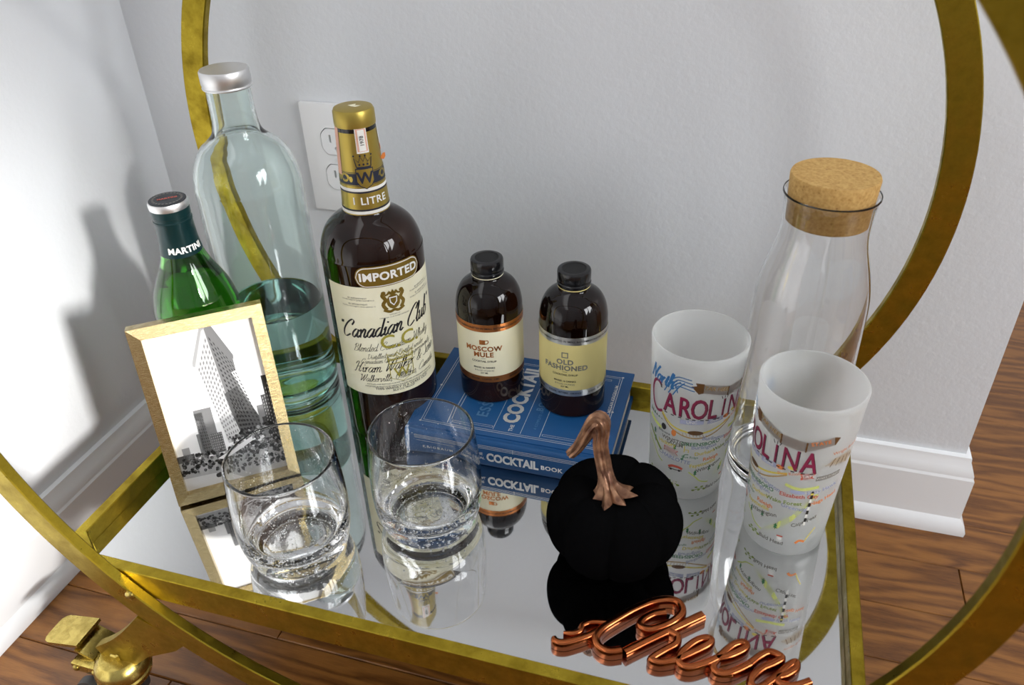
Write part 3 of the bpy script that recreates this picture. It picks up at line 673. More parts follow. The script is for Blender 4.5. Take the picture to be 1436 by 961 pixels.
# torn paper end standing off the neck
ga = azw+1.30
Geo().prism([(-0.0015, 0), (0.0015, 0.001), (0.0016, 0.004), (0.0, 0.0065), (-0.0015, 0.005)], 'y', -0.0002, 0.0002).xform(Matrix.Translation((0.0182*math.cos(ga), 0.0182*math.sin(ga), 0.2660)) @ Matrix.Rotation(azw+PI/2, 4, 'Z') @ Matrix.Rotation(0.5, 4, 'Y')).build('stamp_scrap', INKORANGE, wk, smooth=False)
# main label
azl = azw+math.radians(15)
HS = math.radians(78)*RWB
dc = Decal(cyl_map(RWB, azl, 0.00022)); dc.rect(-HS, HS, 0.0560, 0.1700, 0, 1, 60); lab = dc.fin('front_label', [CREAM], wk)
dc = Decal(cyl_map(RWB, azl, 0.00022), 0.0035)
def badge(du, dv, mi, layer, hw, hh):
    pts = [(hw*0.82+hw*0.18*math.cos(a)+0, hh*math.sin(a)) for a in [(-PI/2)+PI*k/10 for k in range(11)]]
    top = [(u, v) for u, v in pts]; pts = top+[(-u, -v) for u, v in top]
    n = 44; P2 = []; F2 = []
    for i in range(n+1):
        u = -hw+2*hw*i/n; e = max(0.0, (abs(u)-hw+hh*0.95)/(hh*0.95)); h = hh*math.sqrt(max(0.004, 1-e*e))
        P2 += [(u+du, dv-h), (u+du, dv+h)]
    for i in range(n): F2.append((2*i, 2*i+2, 2*i+3, 2*i+1))
    dc.put(P2, F2, mi, layer)
badge(0, 0.1795, 1, 3, 0.0300, 0.0100); badge(0, 0.1795, 0, 4, 0.0291, 0.0091); badge(0, 0.1795, 1, 5, 0.0283, 0.0083)
dc.text('IMPORTED', 0, 0.1795, 0.0105, 0, 0.035, space=1.06, layer=6)
# crest
def crest(u, v, s):
    dc.disc(u, v-0.05*s, 0.30*s, 0.36*s, 1, 2)
    dc.poly([(u-0.18*s, v+0.18*s), (u+0.18*s, v+0.18*s), (u+0.16*s, v-0.08*s), (u, v-0.26*s), (u-0.16*s, v-0.08*s)], 0, 3)
    dc.poly([(u-0.13*s, v+0.13*s), (u+0.13*s, v+0.13*s), (u+0.11*s, v-0.05*s), (u, v-0.19*s), (u-0.11*s, v-0.05*s)], 1, 4)
    for k in (-1, 1):
        dc.stroke([(u+k*0.32*s, v-0.42*s), (u+k*0.46*s, v-0.15*s), (u+k*0.34*s, v+0.08*s), (u+k*0.46*s, v+0.30*s), (u+k*0.36*s, v+0.44*s)], 0.16*s, 1, 2)
        dc.stroke([(u+k*0.36*s, v+0.30*s), (u+k*0.22*s, v+0.34*s), (u+k*0.16*s, v+0.44*s)], 0.09*s, 1, 2)
        dc.disc(u+k*0.40*s, v+0.42*s, 0.10*s, 0.09*s, 1, 2)
    dc.poly([(u-0.14*s, v+0.30*s), (u-0.18*s, v+0.52*s), (u-0.07*s, v+0.42*s), (u, v+0.56*s), (u+0.07*s, v+0.42*s), (u+0.18*s, v+0.52*s), (u+0.14*s, v+0.30*s)], 1, 3)
    dc.stroke([(u-0.46*s, v-0.40*s), (u-0.2*s, v-0.52*s), (u, v-0.46*s), (u+0.2*s, v-0.52*s), (u+0.46*s, v-0.40*s)], 0.13*s, 1, 3)
crest(0.0, 0.1545, 0.0200)
for k, (w_, v_) in enumerate([(0.012, 0.1590), (0.020, 0.1570), (0.014, 0.1530), (0.022, 0.1508)]):
    s_ = ['BY APPOINTMENT', 'TO HER MAJESTY QUEEN ELIZABETH II', 'BY APPOINTMENT', 'TO HIS LATE MAJESTY KING GEORGE VI'][k]
    for sg in (-1, 1): dc.text(s_, sg*0.0310, v_, 0.0021 if len(s_) < 20 else 0.0017, 3, 0.0, layer=2)
dc.text('SUPPLIERS OF', 0, 0.1408, 0.0016, 3, layer=2); dc.text('CANADIAN CLUB WHISKY DISTILLERS', 0, 0.1385, 0.0016, 3, layer=2)
script(dc, '"Canadian Club"', -0.0560, 0.1165, 0.0088, 2, 0.16, rot=0.10, fit=0.096)
dc.text('C.C.', 0.002, 0.1130, 0.0200, 4, 0.012, layer=3, space=1.0)
script(dc, 'Blended Canadian Whisky', -0.0420, 0.1035, 0.0040, 2, 0.085, rot=0.07, fit=0.076)
script(dc, 'Distilled and Bottled under', -0.0300, 0.0960, 0.0027, 2, 0.09, rot=0.07, fit=0.056)
script(dc, 'Canadian Government Supervision by', -0.0370, 0.0905, 0.0027, 2, 0.09, rot=0.07, fit=0.074)
script(dc, 'Hiram Walker & Sons', -0.0450, 0.0805, 0.0056, 2, 0.11, rot=0.06, fit=0.086)
script(dc, 'Limited', -0.006, 0.0760, 0.0027, 2, 0.13, fit=0.014)
script(dc, 'Walkerville, Ontario, Canada', -0.0410, 0.0705, 0.0038, 2, 0.10, rot=0.04, fit=0.080)
dc.text('DISTILLED AND BOTTLED IN BOND AND UNDER GOVERNMENT SUPERVISION', 0, 0.0682, 0.0019, 2, layer=2)
dc.text('IMPORTED IN BOTTLE BY HIRAM WALKER IMPORTERS INC. DETROIT, MICH.', 0, 0.0655, 0.0021, 2, layer=2)
dc.text('THIS WHISKY IS 6 YEARS OLD', 0, 0.0630, 0.0038, 2, 0.008, layer=2, space=1.05)
dc.text('86.8 U.S. PROOF', 0, 0.0603, 0.0030, 2, 0.004, layer=2)
# watermark crown and W
for k in range(2):
    v0 = 0.0945-0.004*k; dc.stroke([(-0.011, v0), (-0.012, v0+0.006), (-0.006, v0+0.003), (-0.003, v0+0.007), (0, v0+0.003), (0.003, v0+0.007), (0.006, v0+0.003), (0.012, v0+0.006), (0.011, v0)], 0.0009, 4, 3, 0)
dc.rect(-0.011, 0.011, 0.0893, 0.0903, 4, 3, 6); dc.rect(-0.011, 0.011, 0.0933, 0.0943, 4, 3, 6)
dc.text('W', 0, 0.0790, 0.0150, 4, 0.004, layer=3)
dc.stroke([(-0.011, 0.088), (-0.011, 0.074), (0, 0.0690), (0.011, 0.074), (0.011, 0.088)], 0.0006, 4, 3, 0)
dc.fin('label_print', [INKWHITE, LABELGOLD, INK, INKGREY, INKGOLD], lab)

# syrup bottles on the book
ZB = 0.0312
def syrup(X, label, paper, foil, title, icon, line1, line2, azoff):
    t = thing('syrup_bottle', label, 'bottle', X, group='cocktail syrup bottles on the book')
    R = 0.0308
    prof = [(0, 0.002), (0.024, 0.0015), (0.0275, 0), (0.0300, 0.0022), (R, 0.007), (R, 0.06), (R, 0.0920), (0.0302, 0.1005), (0.0283, 0.1085), (0.0245, 0.1155), (0.0190, 0.1200), (0.0150, 0.1225), (0.0138, 0.1250), (0.0136, 0.130), (0.0136, 0.136)]
    Geo().lathe(dense(prof), 80).build('glass_body', AMBER, t, angle=60)
    capo = Geo().lathe([(0.0130, 0.1262), (0.0146, 0.1262), (0.0150, 0.1270), (0.0150, 0.1292), (0.0142, 0.1299), (0.0142, 0.1307), (0.0148, 0.1315), (0.0148, 0.1390), (0.0143, 0.1404), (0.0132, 0.1410), (0.0108, 0.1412)], 80, wob=lambda a, z: 1+(0.005*math.cos(60*a) if 0.1308 < z < 0.1395 else 0)).build('screw_cap', CAPBLACK, t, angle=40)
    Geo().lathe([(0.0108, 0.1412), (0.0105, 0.1406), (0, 0.1406)], 60).build('cap_inset', CAPINSET, capo, angle=60)
    Geo().lathe([(0.0130, 0.1252), (0.0144, 0.1252), (0.0146, 0.1257), (0.0144, 0.1262), (0.013, 0.1262)], 60).build('seal_ring', paper, t, angle=60)
    az = math.atan2(CAM.y-X[1], CAM.x-X[0])+azoff
    full = PI*R*0.985
    dc = Decal(cyl_map(R, az, 0.00018)); dc.rect(-full, full, 0.0255, 0.0885, 0, 1, 80); lab = dc.fin('label', [paper], t)
    for a, b in ((0.0810, 0.0886), (0.0254, 0.0322)):
        dc = Decal(cyl_map(R, az, 0.00018)); dc.rect(-full, full, a, b, 0, 2, 80); dc.fin('foil_band', [foil], lab)
    dc = Decal(cyl_map(R, az, 0.00018), 0.0028)
    for k in range(5):
        dc.text('HANDCRAFTED IN SMALL BATCHES', (k-2)*0.0375, 0.0847, 0.0026, 0, 0.01, layer=3)
        dc.text(line2, (k-2)*0.0375, 0.0288, 0.0025, 0, 0.01, layer=3)
    if icon == 'mug':
        dc.rect(-0.0032, 0.0022, 0.0675, 0.0725, 1, 2, 4)
        dc.stroke([(0.0022, 0.0718), (0.0044, 0.0722), (0.0050, 0.0705), (0.0040, 0.0688), (0.0022, 0.0684)], 0.0009, 1, 2)
    else:
        for a in ((-0.0030, 0.0030, 0.0672, 0.0682), (-0.0030, 0.0030, 0.0721, 0.0731), (-0.0030, -0.0021, 0.0672, 0.0731), (0.0021, 0.0030, 0.0672, 0.0731)): dc.rect(*a, 1, 2, 3)
    dc.text(title[0], 0, 0.0625, 0.0072, 1, 0.035, space=1.08); dc.text(title[1], 0, 0.0561, 0.0072, 1, 0.035, space=1.08)
    dc.rect(-0.0022, 0.0022, 0.0519, 0.0522, 0, 2, 3)
    dc.text('COCKTAIL SYRUP', 0, 0.0488, 0.0029, 0, 0.01)
    dc.text(line1, 0, 0.0418, 0.0025, 0, 0.02); dc.text('8 FLUID OUNCES', 0, 0.0385, 0.0024, 2); dc.text('237 ML', 0, 0.0357, 0.0024, 0, 0.01)
    dc.fin('label_print', [INK, foil if icon == 'mug' else principled('dark_silver_foil', (0.24, 0.24, 0.21), 0.45, 0.3), INKGREY], lab)
syrup((0.2815, 0.2850, ZB), 'dark amber syrup bottle with cream label, copper bands and a mug symbol', IVORY, COPPERFOIL, ('MOSCOW', 'MULE'), 'mug', 'MAKES 16 DRINKS', 'GINGER \u00b7 COPPER \u00b7 LIME', math.radians(-14))
syrup((0.3615, 0.2835, ZB), 'dark amber syrup bottle with pale yellow label and silver bands, beside the cream one', YELLOWP, SILVERFOIL, ('OLD', 'FASHIONED'), 'square', 'MAKES 16 DRINKS', 'SUGAR \u00b7 BITTERS \u00b7 ORANGE', math.radians(-13))

# ------------------------------------------------------------------ book
BX0, BX1, BY0, BY1, BH = 0.2215, 0.4130, 0.2005, 0.3370, 0.0310
bk = thing('cocktail_book', 'blue cloth hardcover cocktail book with silver foil lettering under the syrup bottles', 'book', ((BX0+BX1)/2, (BY0+BY1)/2, 0.0002))
bx, by = (BX0+BX1)/2, (BY0+BY1)/2
def bpart(o): o.location = (-bx, -by, 0); return o
bt = 0.0030
def board(z0, z1, name):
    g = Geo(); g.cbox(BX0, BX1, BY0+0.0090, BY1, z0, z1, 0.0009); return bpart(g.build(name, BOOKBLUE, bk))
fc = board(BH-bt, BH, 'front_cover'); board(0, bt, 'back_cover')
# spine with rounded hinge grooves
sp = [(BY0+0.0095, BH-0.0012), (BY0+0.0080, BH-0.0016), (BY0+0.0062, BH-0.0003), (BY0+0.0030, BH-0.0002), (BY0+0.0010, BH-0.0022), (BY0, BH-0.006), (BY0-0.0006, BH/2), (BY0, 0.006), (BY0+0.0010, 0.0022), (BY0+0.0030, 0.0002), (BY0+0.0062, 0.0003), (BY0+0.0080, 0.0016), (BY0+0.0095, 0.0012), (BY0+0.0095, 0.0028), (BY0+0.0045, 0.0030), (BY0+0.0024, 0.006), (BY0+0.0022, BH/2), (BY0+0.0024, BH-0.006), (BY0+0.0045, BH-0.0030), (BY0+0.0095, BH-0.0028)]
spn = bpart(Geo().prism([(y, z) for y, z in sp], 'x', BX0, BX1).build('spine', BOOKBLUE, bk, angle=40))
bpart(Geo().box(BX0+0.0030, BX1-0.0030, BY0+0.0050, BY1-0.0035, bt+0.0001, BH-bt-0.0001).build('page_block', PAGES, bk, smooth=False))
# cover foil: text runs from the spine outward (reads along +y), its top towards -x
dc = Decal(lambda u, v, l=1: (v, u, BH+0.00010*l))
def fr(y0, y1, x0, x1, w, mi=0):
    # frame in cover coordinates given as world y and x
    for a, b, c, d in ((y0, y1, x0, x0+w), (y0, y1, x1-w, x1), (y0, y0+w, x0, x1), (y1-w, y1, x0, x1)): dc.rect(a, b, c, d, mi, 1, 2)
ym, yM = BY0+0.015, BY1-0.010
fr(ym, yM, BX0+0.011, BX1-0.010, 0.0005); fr(ym+0.0022, yM-0.0022, BX0+0.0132, BX1-0.0122, 0.0004)
fr(ym+0.010, yM-0.010, 0.2620, 0.2622+0.0004, 0.0004)
for x0, x1 in ((0.2590, 0.2596), (0.3020, 0.3024), (0.3280, 0.3284), (0.3460, 0.3465)): dc.rect(ym+0.004, yM-0.004, x0, x1, 0, 1, 2)
for y0 in (ym+0.006, yM-0.0085):
    for x0, x1 in ((0.2635, 0.3010), (0.3480, 0.3930)):
        fr(y0, y0+0.0026, x0, x1, 0.0003)
for k in range(-6, 7):    # fan rays on the cover panels
    a = k*0.16
    for xc_, s in ((0.2815, 1), (0.3700, -1)):
        p0 = (by-0.004*s, xc_); L = 0.030
        dc.stroke([(by+0.004*math.cos(a)*s-0.02*s, xc_+0.004*math.sin(a)), (by+L*math.cos(a)*s-0.02*s, xc_+L*0.55*math.sin(a))], 0.00022, 1, 1, 0)
for (y, x) in ((ym, BX0+0.011), (yM, BX0+0.011), (ym, BX1-0.010), (yM, BX1-0.010), ((ym+yM)/2, BX0+0.011), ((ym+yM)/2, BX1-0.010)): dc.disc(y, x, 0.0012, 0.0012, 0, 2, 8)
def ctext(s, y, x, size, mi=0, bold=0.0, space=1.0, align='LEFT', sx=1.0):
    p, f = text_poly(s, size, bold, 0, space, align)
    dc.add([(x-b, y+a*sx, BH+0.0002) for a, b in p], f, mi)
ctext('THE', BY0+0.020, 0.3185, 0.0052, 0, 0.02)
ctext('COCKTAIL', BY0+0.0315, 0.3150, 0.0205, 0, 0.045, 1.02, sx=0.90)
ctext('ESSENTIAL', BY0+0.0335, 0.2870, 0.0150, 1, 0.02, 1.1)
ctext('BOOK', BY0+0.055, 0.3370, 0.0090, 1, 0.02, 1.2)
ctext('A COMPLETE GUIDE TO MODERN DRINKS WITH 150 RECIPES', BY0+0.028, 0.3395, 0.0036, 1, 0.0, 1.1)
ctext('EDITED BY MEGAN KRIGBAUM', BY0+0.043, 0.4000, 0.0047, 0, 0.015, 1.08)
o = dc.fin('cover_lettering', [FOIL, principled('dull_foil', (0.10, 0.24, 0.45), 0.4, 0.3)], fc)
# spine foil
dc = Decal(lambda u, v, l=1: (u, BY0-0.0006-0.00012*l+0.0006*((v-BH/2)/(BH/2-0.006))**2, v))
for z in (0.0262, 0.0247, 0.0232): dc.rect(BX0+0.010, BX1-0.006, z, z+0.0004, 0, 1, 2)
dc.rect(0.3265, 0.3269, 0.0225, 0.0270, 0, 1, 1); dc.rect(BX0+0.010, BX0+0.0104, 0.0050, 0.0262, 0, 1, 1)
dc.rect(BX0+0.012, BX0+0.050, 0.0205, 0.0208, 0, 1, 1)
dc.text('KRIGBAUM', 0.2550, 0.0135, 0.0050, 0, 0.01, space=1.35)
dc.text('THE', 0.2945, 0.0170, 0.0042, 0, 0.015); dc.text('ESSENTIAL', 0.2905, 0.0120, 0.0040, 0, 0.015)
dc.text('COCKTAIL', 0.3260, 0.0138, 0.0130, 0, 0.045, space=1.0, sx=0.76)
dc.text('BOOK', 0.3625, 0.0132, 0.0066, 0, 0.03, space=1.1)
dc.fin('spine_lettering', [FOIL], spn)

# ------------------------------------------------------------------ black velvet pumpkin
PX, PY = 0.4310, 0.1300
pk = thing('velvet_pumpkin', 'black velvet pumpkin with a curled bronze stem on the mirrored tray', 'pumpkin', (PX, PY, 0.0))
g = Geo(); NU, NV = 120, 40; v = []; f = []
for j in range(NV+1):
    ph = -PI/2+PI*j/NV
    for i in range(NU):
        th = 2*PI*i/NU
        lobe = abs(math.cos(3.5*th+0.4)); rib = 1-0.11*(1-lobe)**2.2
        r = 0.0520*math.cos(ph)**0.72*rib*(1+0.02*math.sin(th*2+1)) if abs(ph) < PI/2-1e-6 else 0.0
        z = 0.0425+0.0425*math.sin(ph)*(0.90+0.10*rib)
        dip = math.exp(-((r/0.020)**2))
        z += (-0.016*dip if ph > 0 else 0.008*dip)
        if z < 0.0005: z = 0.0005
        v.append((r*math.cos(th), r*math.sin(th)*1.0, z))
for j in range(NV):
    for i in range(NU):
        i2 = (i+1) % NU; f.append((j*NU+i, j*NU+i2, (j+1)*NU+i2, (j+1)*NU+i))
g.add(v, f)
g.build('body', VELVET, pk, angle=180)
g = Geo()
path = crv([(-0.002, -0.012, 0.0745), (-0.005, -0.009, 0.084), (-0.010, -0.003, 0.099), (-0.0135, 0.001, 0.113), (-0.0135, 0.003, 0.126), (-0.0155, 0.004, 0.1325), (-0.0195, 0.004, 0.1290), (-0.0250, 0.004, 0.117), (-0.0310, 0.004, 0.104), (-0.0370, 0.004, 0.0955)], 6)
def srad(t): return 0.0052+0.0105*math.exp(-(t/0.085)**2)+0.0016*math.exp(-((t-0.55)/0.12)**2)-0.0016*max(0, t-0.7)/0.3
sweep(g, path, srad, 32, shape=lambda a, t: 1+(0.20*math.exp(-t*6)+0.14)*math.cos(8*a+t*5))
g.build('stem', STEM, pk, angle=50)

# ------------------------------------------------------------------ copper script sign
CH_ = {
'tail': [(0.4059, 0.0377), (0.4082, 0.0346), (0.4139, 0.035), (0.421, 0.0392), (0.4297, 0.0457), (0.4357, 0.052)],
'tail2': [(0.4118, 0.0425), (0.4177, 0.0438), (0.4228, 0.0473), (0.4238, 0.0525), (0.4287, 0.0571), (0.4364, 0.0592), (0.4428, 0.0605)],
'C': [(0.4801, 0.0807), (0.4716, 0.0762), (0.4648, 0.0684), (0.465, 0.0631), (0.4715, 0.0626), (0.4801, 0.0678), (0.4878, 0.0753), (0.4919, 0.084), (0.4887, 0.0913), (0.4811, 0.0926), (0.47, 0.0876), (0.4582, 0.0775), (0.4471, 0.0652), (0.4382, 0.0539), (0.4352, 0.0452), (0.4384, 0.0389), (0.446, 0.0366), (0.4546, 0.04)],
'hup': [(0.4569, 0.039), (0.4672, 0.049), (0.4797, 0.0607), (0.4924, 0.0724), (0.507, 0.0858)],
'h': [(0.4848, 0.0645), (0.4911, 0.0621), (0.491, 0.0556), (0.4842, 0.0483), (0.4776, 0.041), (0.4763, 0.0378), (0.4829, 0.0376), (0.4933, 0.0426)],
'e1': [(0.4933, 0.0426), (0.5033, 0.0514), (0.5127, 0.0603), (0.5146, 0.0652), (0.5108, 0.0658), (0.5043, 0.0613), (0.497, 0.0514), (0.4943, 0.0432), (0.4972, 0.0388), (0.5039, 0.0394), (0.5134, 0.0456), (0.5197, 0.0511)],
'e2': [(0.5197, 0.0511), (0.5288, 0.0564), (0.5365, 0.0629), (0.5392, 0.0676), (0.5364, 0.0695), (0.5302, 0.0656), (0.5228, 0.0552), (0.5181, 0.0462), (0.5199, 0.0407), (0.5266, 0.0409), (0.5342, 0.0459), (0.5424, 0.0533)],
'r': [(0.5424, 0.0533), (0.5487, 0.0613), (0.5553, 0.0664), (0.5631, 0.064), (0.5582, 0.0581), (0.5505, 0.0516), (0.5443, 0.0427), (0.5439, 0.0372), (0.5479, 0.0353), (0.5536, 0.0399)],
's': [(0.5536, 0.0399), (0.5611, 0.049), (0.5681, 0.0589), (0.5726, 0.0626), (0.5724, 0.0577), (0.5669, 0.0514), (0.5611, 0.0474), (0.5619, 0.043), (0.569, 0.0427), (0.5753, 0.0455), (0.582, 0.0502)]}
g = Geo()
def flatsweep(pts, w, h, z0, taper=0.0):
    P = crv([(x, y, 0) for x, y in pts], 7); n = len(P); v = []; f = []
    sec = [(-0.5, 0.0), (-0.52, 0.55), (-0.46, 0.82), (-0.34, 0.96), (-0.2, 1.0), (0.2, 1.0), (0.34, 0.96), (0.46, 0.82), (0.52, 0.55), (0.5, 0.0)]; m = len(sec)
    for i in range(n):
        t = (P[min(i+1, n-1)]-P[max(i-1, 0)]).normalized(); nn = Vector((-t.y, t.x, 0))
        k = 1.0-taper*max(0, 1-i/6)
        for a, b in sec:
            q = P[i]+nn*a*w*k; v.append((q.x, q.y, z0+b*h*(0.85+0.15*k)))
    for i in range(n-1):
        for j in range(m-1): f.append((i*m+j, (i+1)*m+j, (i+1)*m+j+1, i*m+j+1))
        f.append((i*m, i*m+m-1, (i+1)*m+m-1, (i+1)*m))
    f.append(tuple(range(m))); f.append(tuple((n-1)*m+j for j in range(m)))
    g.add(v, f)
for k, (name, pts) in enumerate(CH_.items()):
    flatsweep(pts, {'tail2': 0.0050, 'tail': 0.0062, 'C': 0.0064, 'hup': 0.0070}.get(name, 0.0058), 0.0076+0.00025*(k % 3), 0.0004, 0.35 if name in ('tail', 'tail2') else 0)
cx_, cy_ = 0.49, 0.055
g.xform(Matrix.Translation((-cx_, -cy_, 0)))
tag(g.build('cheers_sign', COPPER, None, angle=50, loc=(cx_, cy_, 0)), 'copper cursive word sign reading Cheers lying on the mirrored tray', 'sign')

# ------------------------------------------------------------------ printed frosted pint glasses
def pint(X, label, rot, H=0.152, rt=0.0386, rb=0.0312):
    t = thing('frosted_glass', label, 'drinking glass', X, group='frosted souvenir glasses')
    def ro(z): return rb+(rt-rb)*(max(z, 0)/H)**1.05
    outer = [(0, 0.0012), (rb-0.006, 0.0010), (rb-0.002, 0.0), (rb, 0.0025)]+[(ro(z), z) for z in (0.012, 0.03, 0.06, 0.09, 0.12, 0.145)]+[(rt, H-0.001), (rt-0.0008, H)]
    inner = [(0, 0.012), (rb-0.007, 0.012), (rb-0.0035, 0.0155)]+[(ro(z)-0.0024, z) for z in (0.022, 0.04, 0.07, 0.1, 0.13)]+[(rt-0.0024, H-0.001), (rt-0.0016, H)]
    Geo().lathe(shell(outer, inner), 80).build('glass_body', FROST, t, angle=50)
    mats = [INKBLUE, INKMAROON, INKBROWN, INKTAN, INKYELLOW, INKLIME, INKGREEN, INKOLIVE, INKLILAC, INKORANGE, INKRED, INK, INKWHITE, INKGREY]
    BL, MA, BR, TA, YE, LI, GN, OL, LA, OR, RE, BK, WH, GY = range(14)
    rm = 0.0360
    dc = Decal(cyl_map(rm, rot, 0.00014, rz=ro), 0.003)
    # North, in blue brush strokes
    script(dc, 'North', -0.0640, 0.1195, 0.0075, BL, 0.22, 0.25, rot=0.0, fit=0.026)
    for k in range(4): dc.stroke([(-0.040+k*0.002, 0.128-k*0.0035), (-0.034, 0.1335-k*0.003), (-0.024+k*0.001, 0.1330-k*0.0035)], 0.0009, BL)
    for k in range(3): dc.stroke([(-0.046+0.004*k, 0.114), (-0.041+0.004*k, 0.124), (-0.035+0.003*k, 0.129)], 0.0010, BL)
    # CAROLINA with the big C
    dc.stroke([(-0.0490, 0.1170), (-0.0520, 0.1195), (-0.0570, 0.1180), (-0.0605, 0.1090), (-0.0590, 0.0960), (-0.0530, 0.0900), (-0.0470, 0.0925)], 0.0026, MA)
    dc.stroke([(-0.0490, 0.1150), (-0.0500, 0.1195)], 0.0016, BK)
    us = [-0.0400, -0.0275, -0.0160, -0.0055, 0.0040, 0.0150, 0.0285]
    for u, ch in zip(us, 'AROLINA'):
        sz = 0.0285 if ch != 'I' else 0.0250
        dc.text(ch, u+0.0006, 0.1035-0.0005, sz, BK, 0.010, layer=2, sx=0.60); dc.text(ch, u, 0.1035, sz, MA, 0.012 if ch not in 'IN' else 0.004, layer=3, sx=0.60)
        dc.rect(u-0.0045, u-0.0018, 0.0930, 0.0940, BK, 3, 2); dc.rect(u+0.0018, u+0.0045, 0.0930, 0.0940, BK, 3, 2)
    for u in (0.002, 0.004, 0.006): dc.stroke([(u, 0.1135), (u+0.0006*(u-0.004)*1000, 0.1165)], 0.0006, BK, 2, 0)
    # folded banner
    bn = [(-0.0240, 0.1265), (-0.0200, 0.1275), (-0.0210, 0.1300), (-0.0150, 0.1295), (0.0060, 0.1245), (0.0240, 0.1235), (0.0420, 0.1285), (0.0460, 0.1275), (0.0435, 0.1245), (0.0240, 0.1180), (0.0060, 0.1190), (-0.0150, 0.1240), (-0.0180, 0.1230)]
    bn = [(a, 0.1225+(b-0.1235)*1.15+(0.0012 if k < 8 else -0.0018)) for k, (a, b) in enumerate(bn)]
    dc.put(bn, [(0, 1, 12), (1, 2, 3, 11, 12), (3, 4, 10, 11), (4, 5, 9, 10), (5, 6, 8, 9), (6, 7, 8)], BR, 1)
    dc.text('TAR HEEL', -0.004, 0.1245, 0.0050, TA, 0.01, rot=-0.22, layer=2); dc.text('STATE', 0.033, 0.1240, 0.0048, OR, 0.01, rot=0.22, layer=2)
    # state outline as a hammock between ribbons
    dc.stroke([(-0.0470, 0.0915), (-0.0380, 0.0830), (-0.0270, 0.0800), (-0.0140, 0.0790), (0.0000, 0.0830), (0.0150, 0.0900)], 0.0017, YE)
    dc.stroke([(-0.0470, 0.0900), (-0.0380, 0.0800), (-0.0250, 0.0745), (-0.0120, 0.0740), (0.0010, 0.0790), (0.0150, 0.0885)], 0.0013, TA)
    for k in range(9): dc.stroke([(-0.030+k*0.0028, 0.0795-0.00015*(k-4)**2), (-0.029+k*0.0028, 0.0750)], 0.0004, TA, 2, 0)
    dc.disc(-0.0165, 0.0795, 0.0065, 0.0024, BR, 3)
    dc.rect(-0.0300, -0.0110, 0.0870, 0.0915, LA, 1, 4, slope=0.10); dc.text('UNC', -0.0205, 0.0902, 0.0040, WH, 0.01, rot=0.1, layer=2)
    dc.rect(-0.0080, 0.0060, 0.0890, 0.0935, LA, 1, 4, slope=0.12); dc.text('DUKE', -0.001, 0.0921, 0.0036, WH, 0.01, rot=0.12, layer=2)
    dc.disc(0.0090, 0.0935, 0.0032, 0.0021, OR, 2); dc.disc(0.0175, 0.0965, 0.0034, 0.0018, YE, 2)
    dc.text('Pine Knoll', 0.016, 0.0900, 0.0042, OR, 0.0, rot=0.35)
    dc.put([(0.0240, 0.0925), (0.0350, 0.0945), (0.0330, 0.0900), (0.0350, 0.0890), (0.0250, 0.0865)], [(0, 1, 2, 4), (2, 3, 4)], RE, 1); dc.text('STATE', 0.0290, 0.0908, 0.0040, WH, 0.01, rot=0.18, layer=2)
    dc.rect(0.0360, 0.0560, 0.0860, 0.0905, GY, 1, 5, slope=0.12); dc.text('WAKE FOREST', 0.0460, 0.0895, 0.0030, WH, 0.0, rot=0.12, layer=2)
    dc.put([(0.0400, 0.1010), (0.0470, 0.1075), (0.0620, 0.1085), (0.0690, 0.1010), (0.0600, 0.0985)], [(0, 1, 2, 3, 4)], TA, 1)
    for k in range(5): dc.stroke([(0.0440+k*0.005, 0.0995), (0.0470+k*0.004, 0.1070)], 0.0005, BR, 2, 0)
    dc.text('Wright Brothers', 0.0580, 0.1140, 0.0042, OR, 0.0, rot=0.1)
    # mountains and trees at the west end
    for k in range(7): dc.put([(-0.0640+k*0.0030, 0.0830), (-0.0625+k*0.0030, 0.0890-0.0010*k), (-0.0610+k*0.0030, 0.0830)], [(0, 1, 2)], GY if k % 2 else GN, 1)
    dc.stroke([(-0.0640, 0.0790), (-0.0560, 0.0760), (-0.0470, 0.0740)], 0.0035, LI); dc.stroke([(-0.0640, 0.0660), (-0.0550, 0.0590), (-0.0460, 0.0500)], 0.0024, OL)
    dc.stroke([(-0.0640, 0.0560), (-0.0560, 0.0500), (-0.0500, 0.0420), (-0.0440, 0.0380)], 0.0012, LI)
    dc.disc(-0.0445, 0.0770, 0.0026, 0.0034, INK and BK, 2); dc.text('Biltmore', -0.0440, 0.0715, 0.0036, BK, 0.005); dc.disc(-0.0345, 0.0750, 0.0022, 0.0036, OR, 2)
    for u, v in ((-0.055, 0.064), (-0.0325, 0.0580), (-0.0120, 0.0320), (-0.0540, 0.0560), (0.0010, 0.0360), (0.0140, 0.0300)):
        for k in range(2): dc.put([(u-0.0016, v+k*0.0022), (u, v+0.0036+k*0.0022), (u+0.0016, v+k*0.0022)], [(0, 1, 2)], GN, 2)
        dc.rect(u-0.0003, u+0.0003, v-0.0014, v, BR, 2, 1)
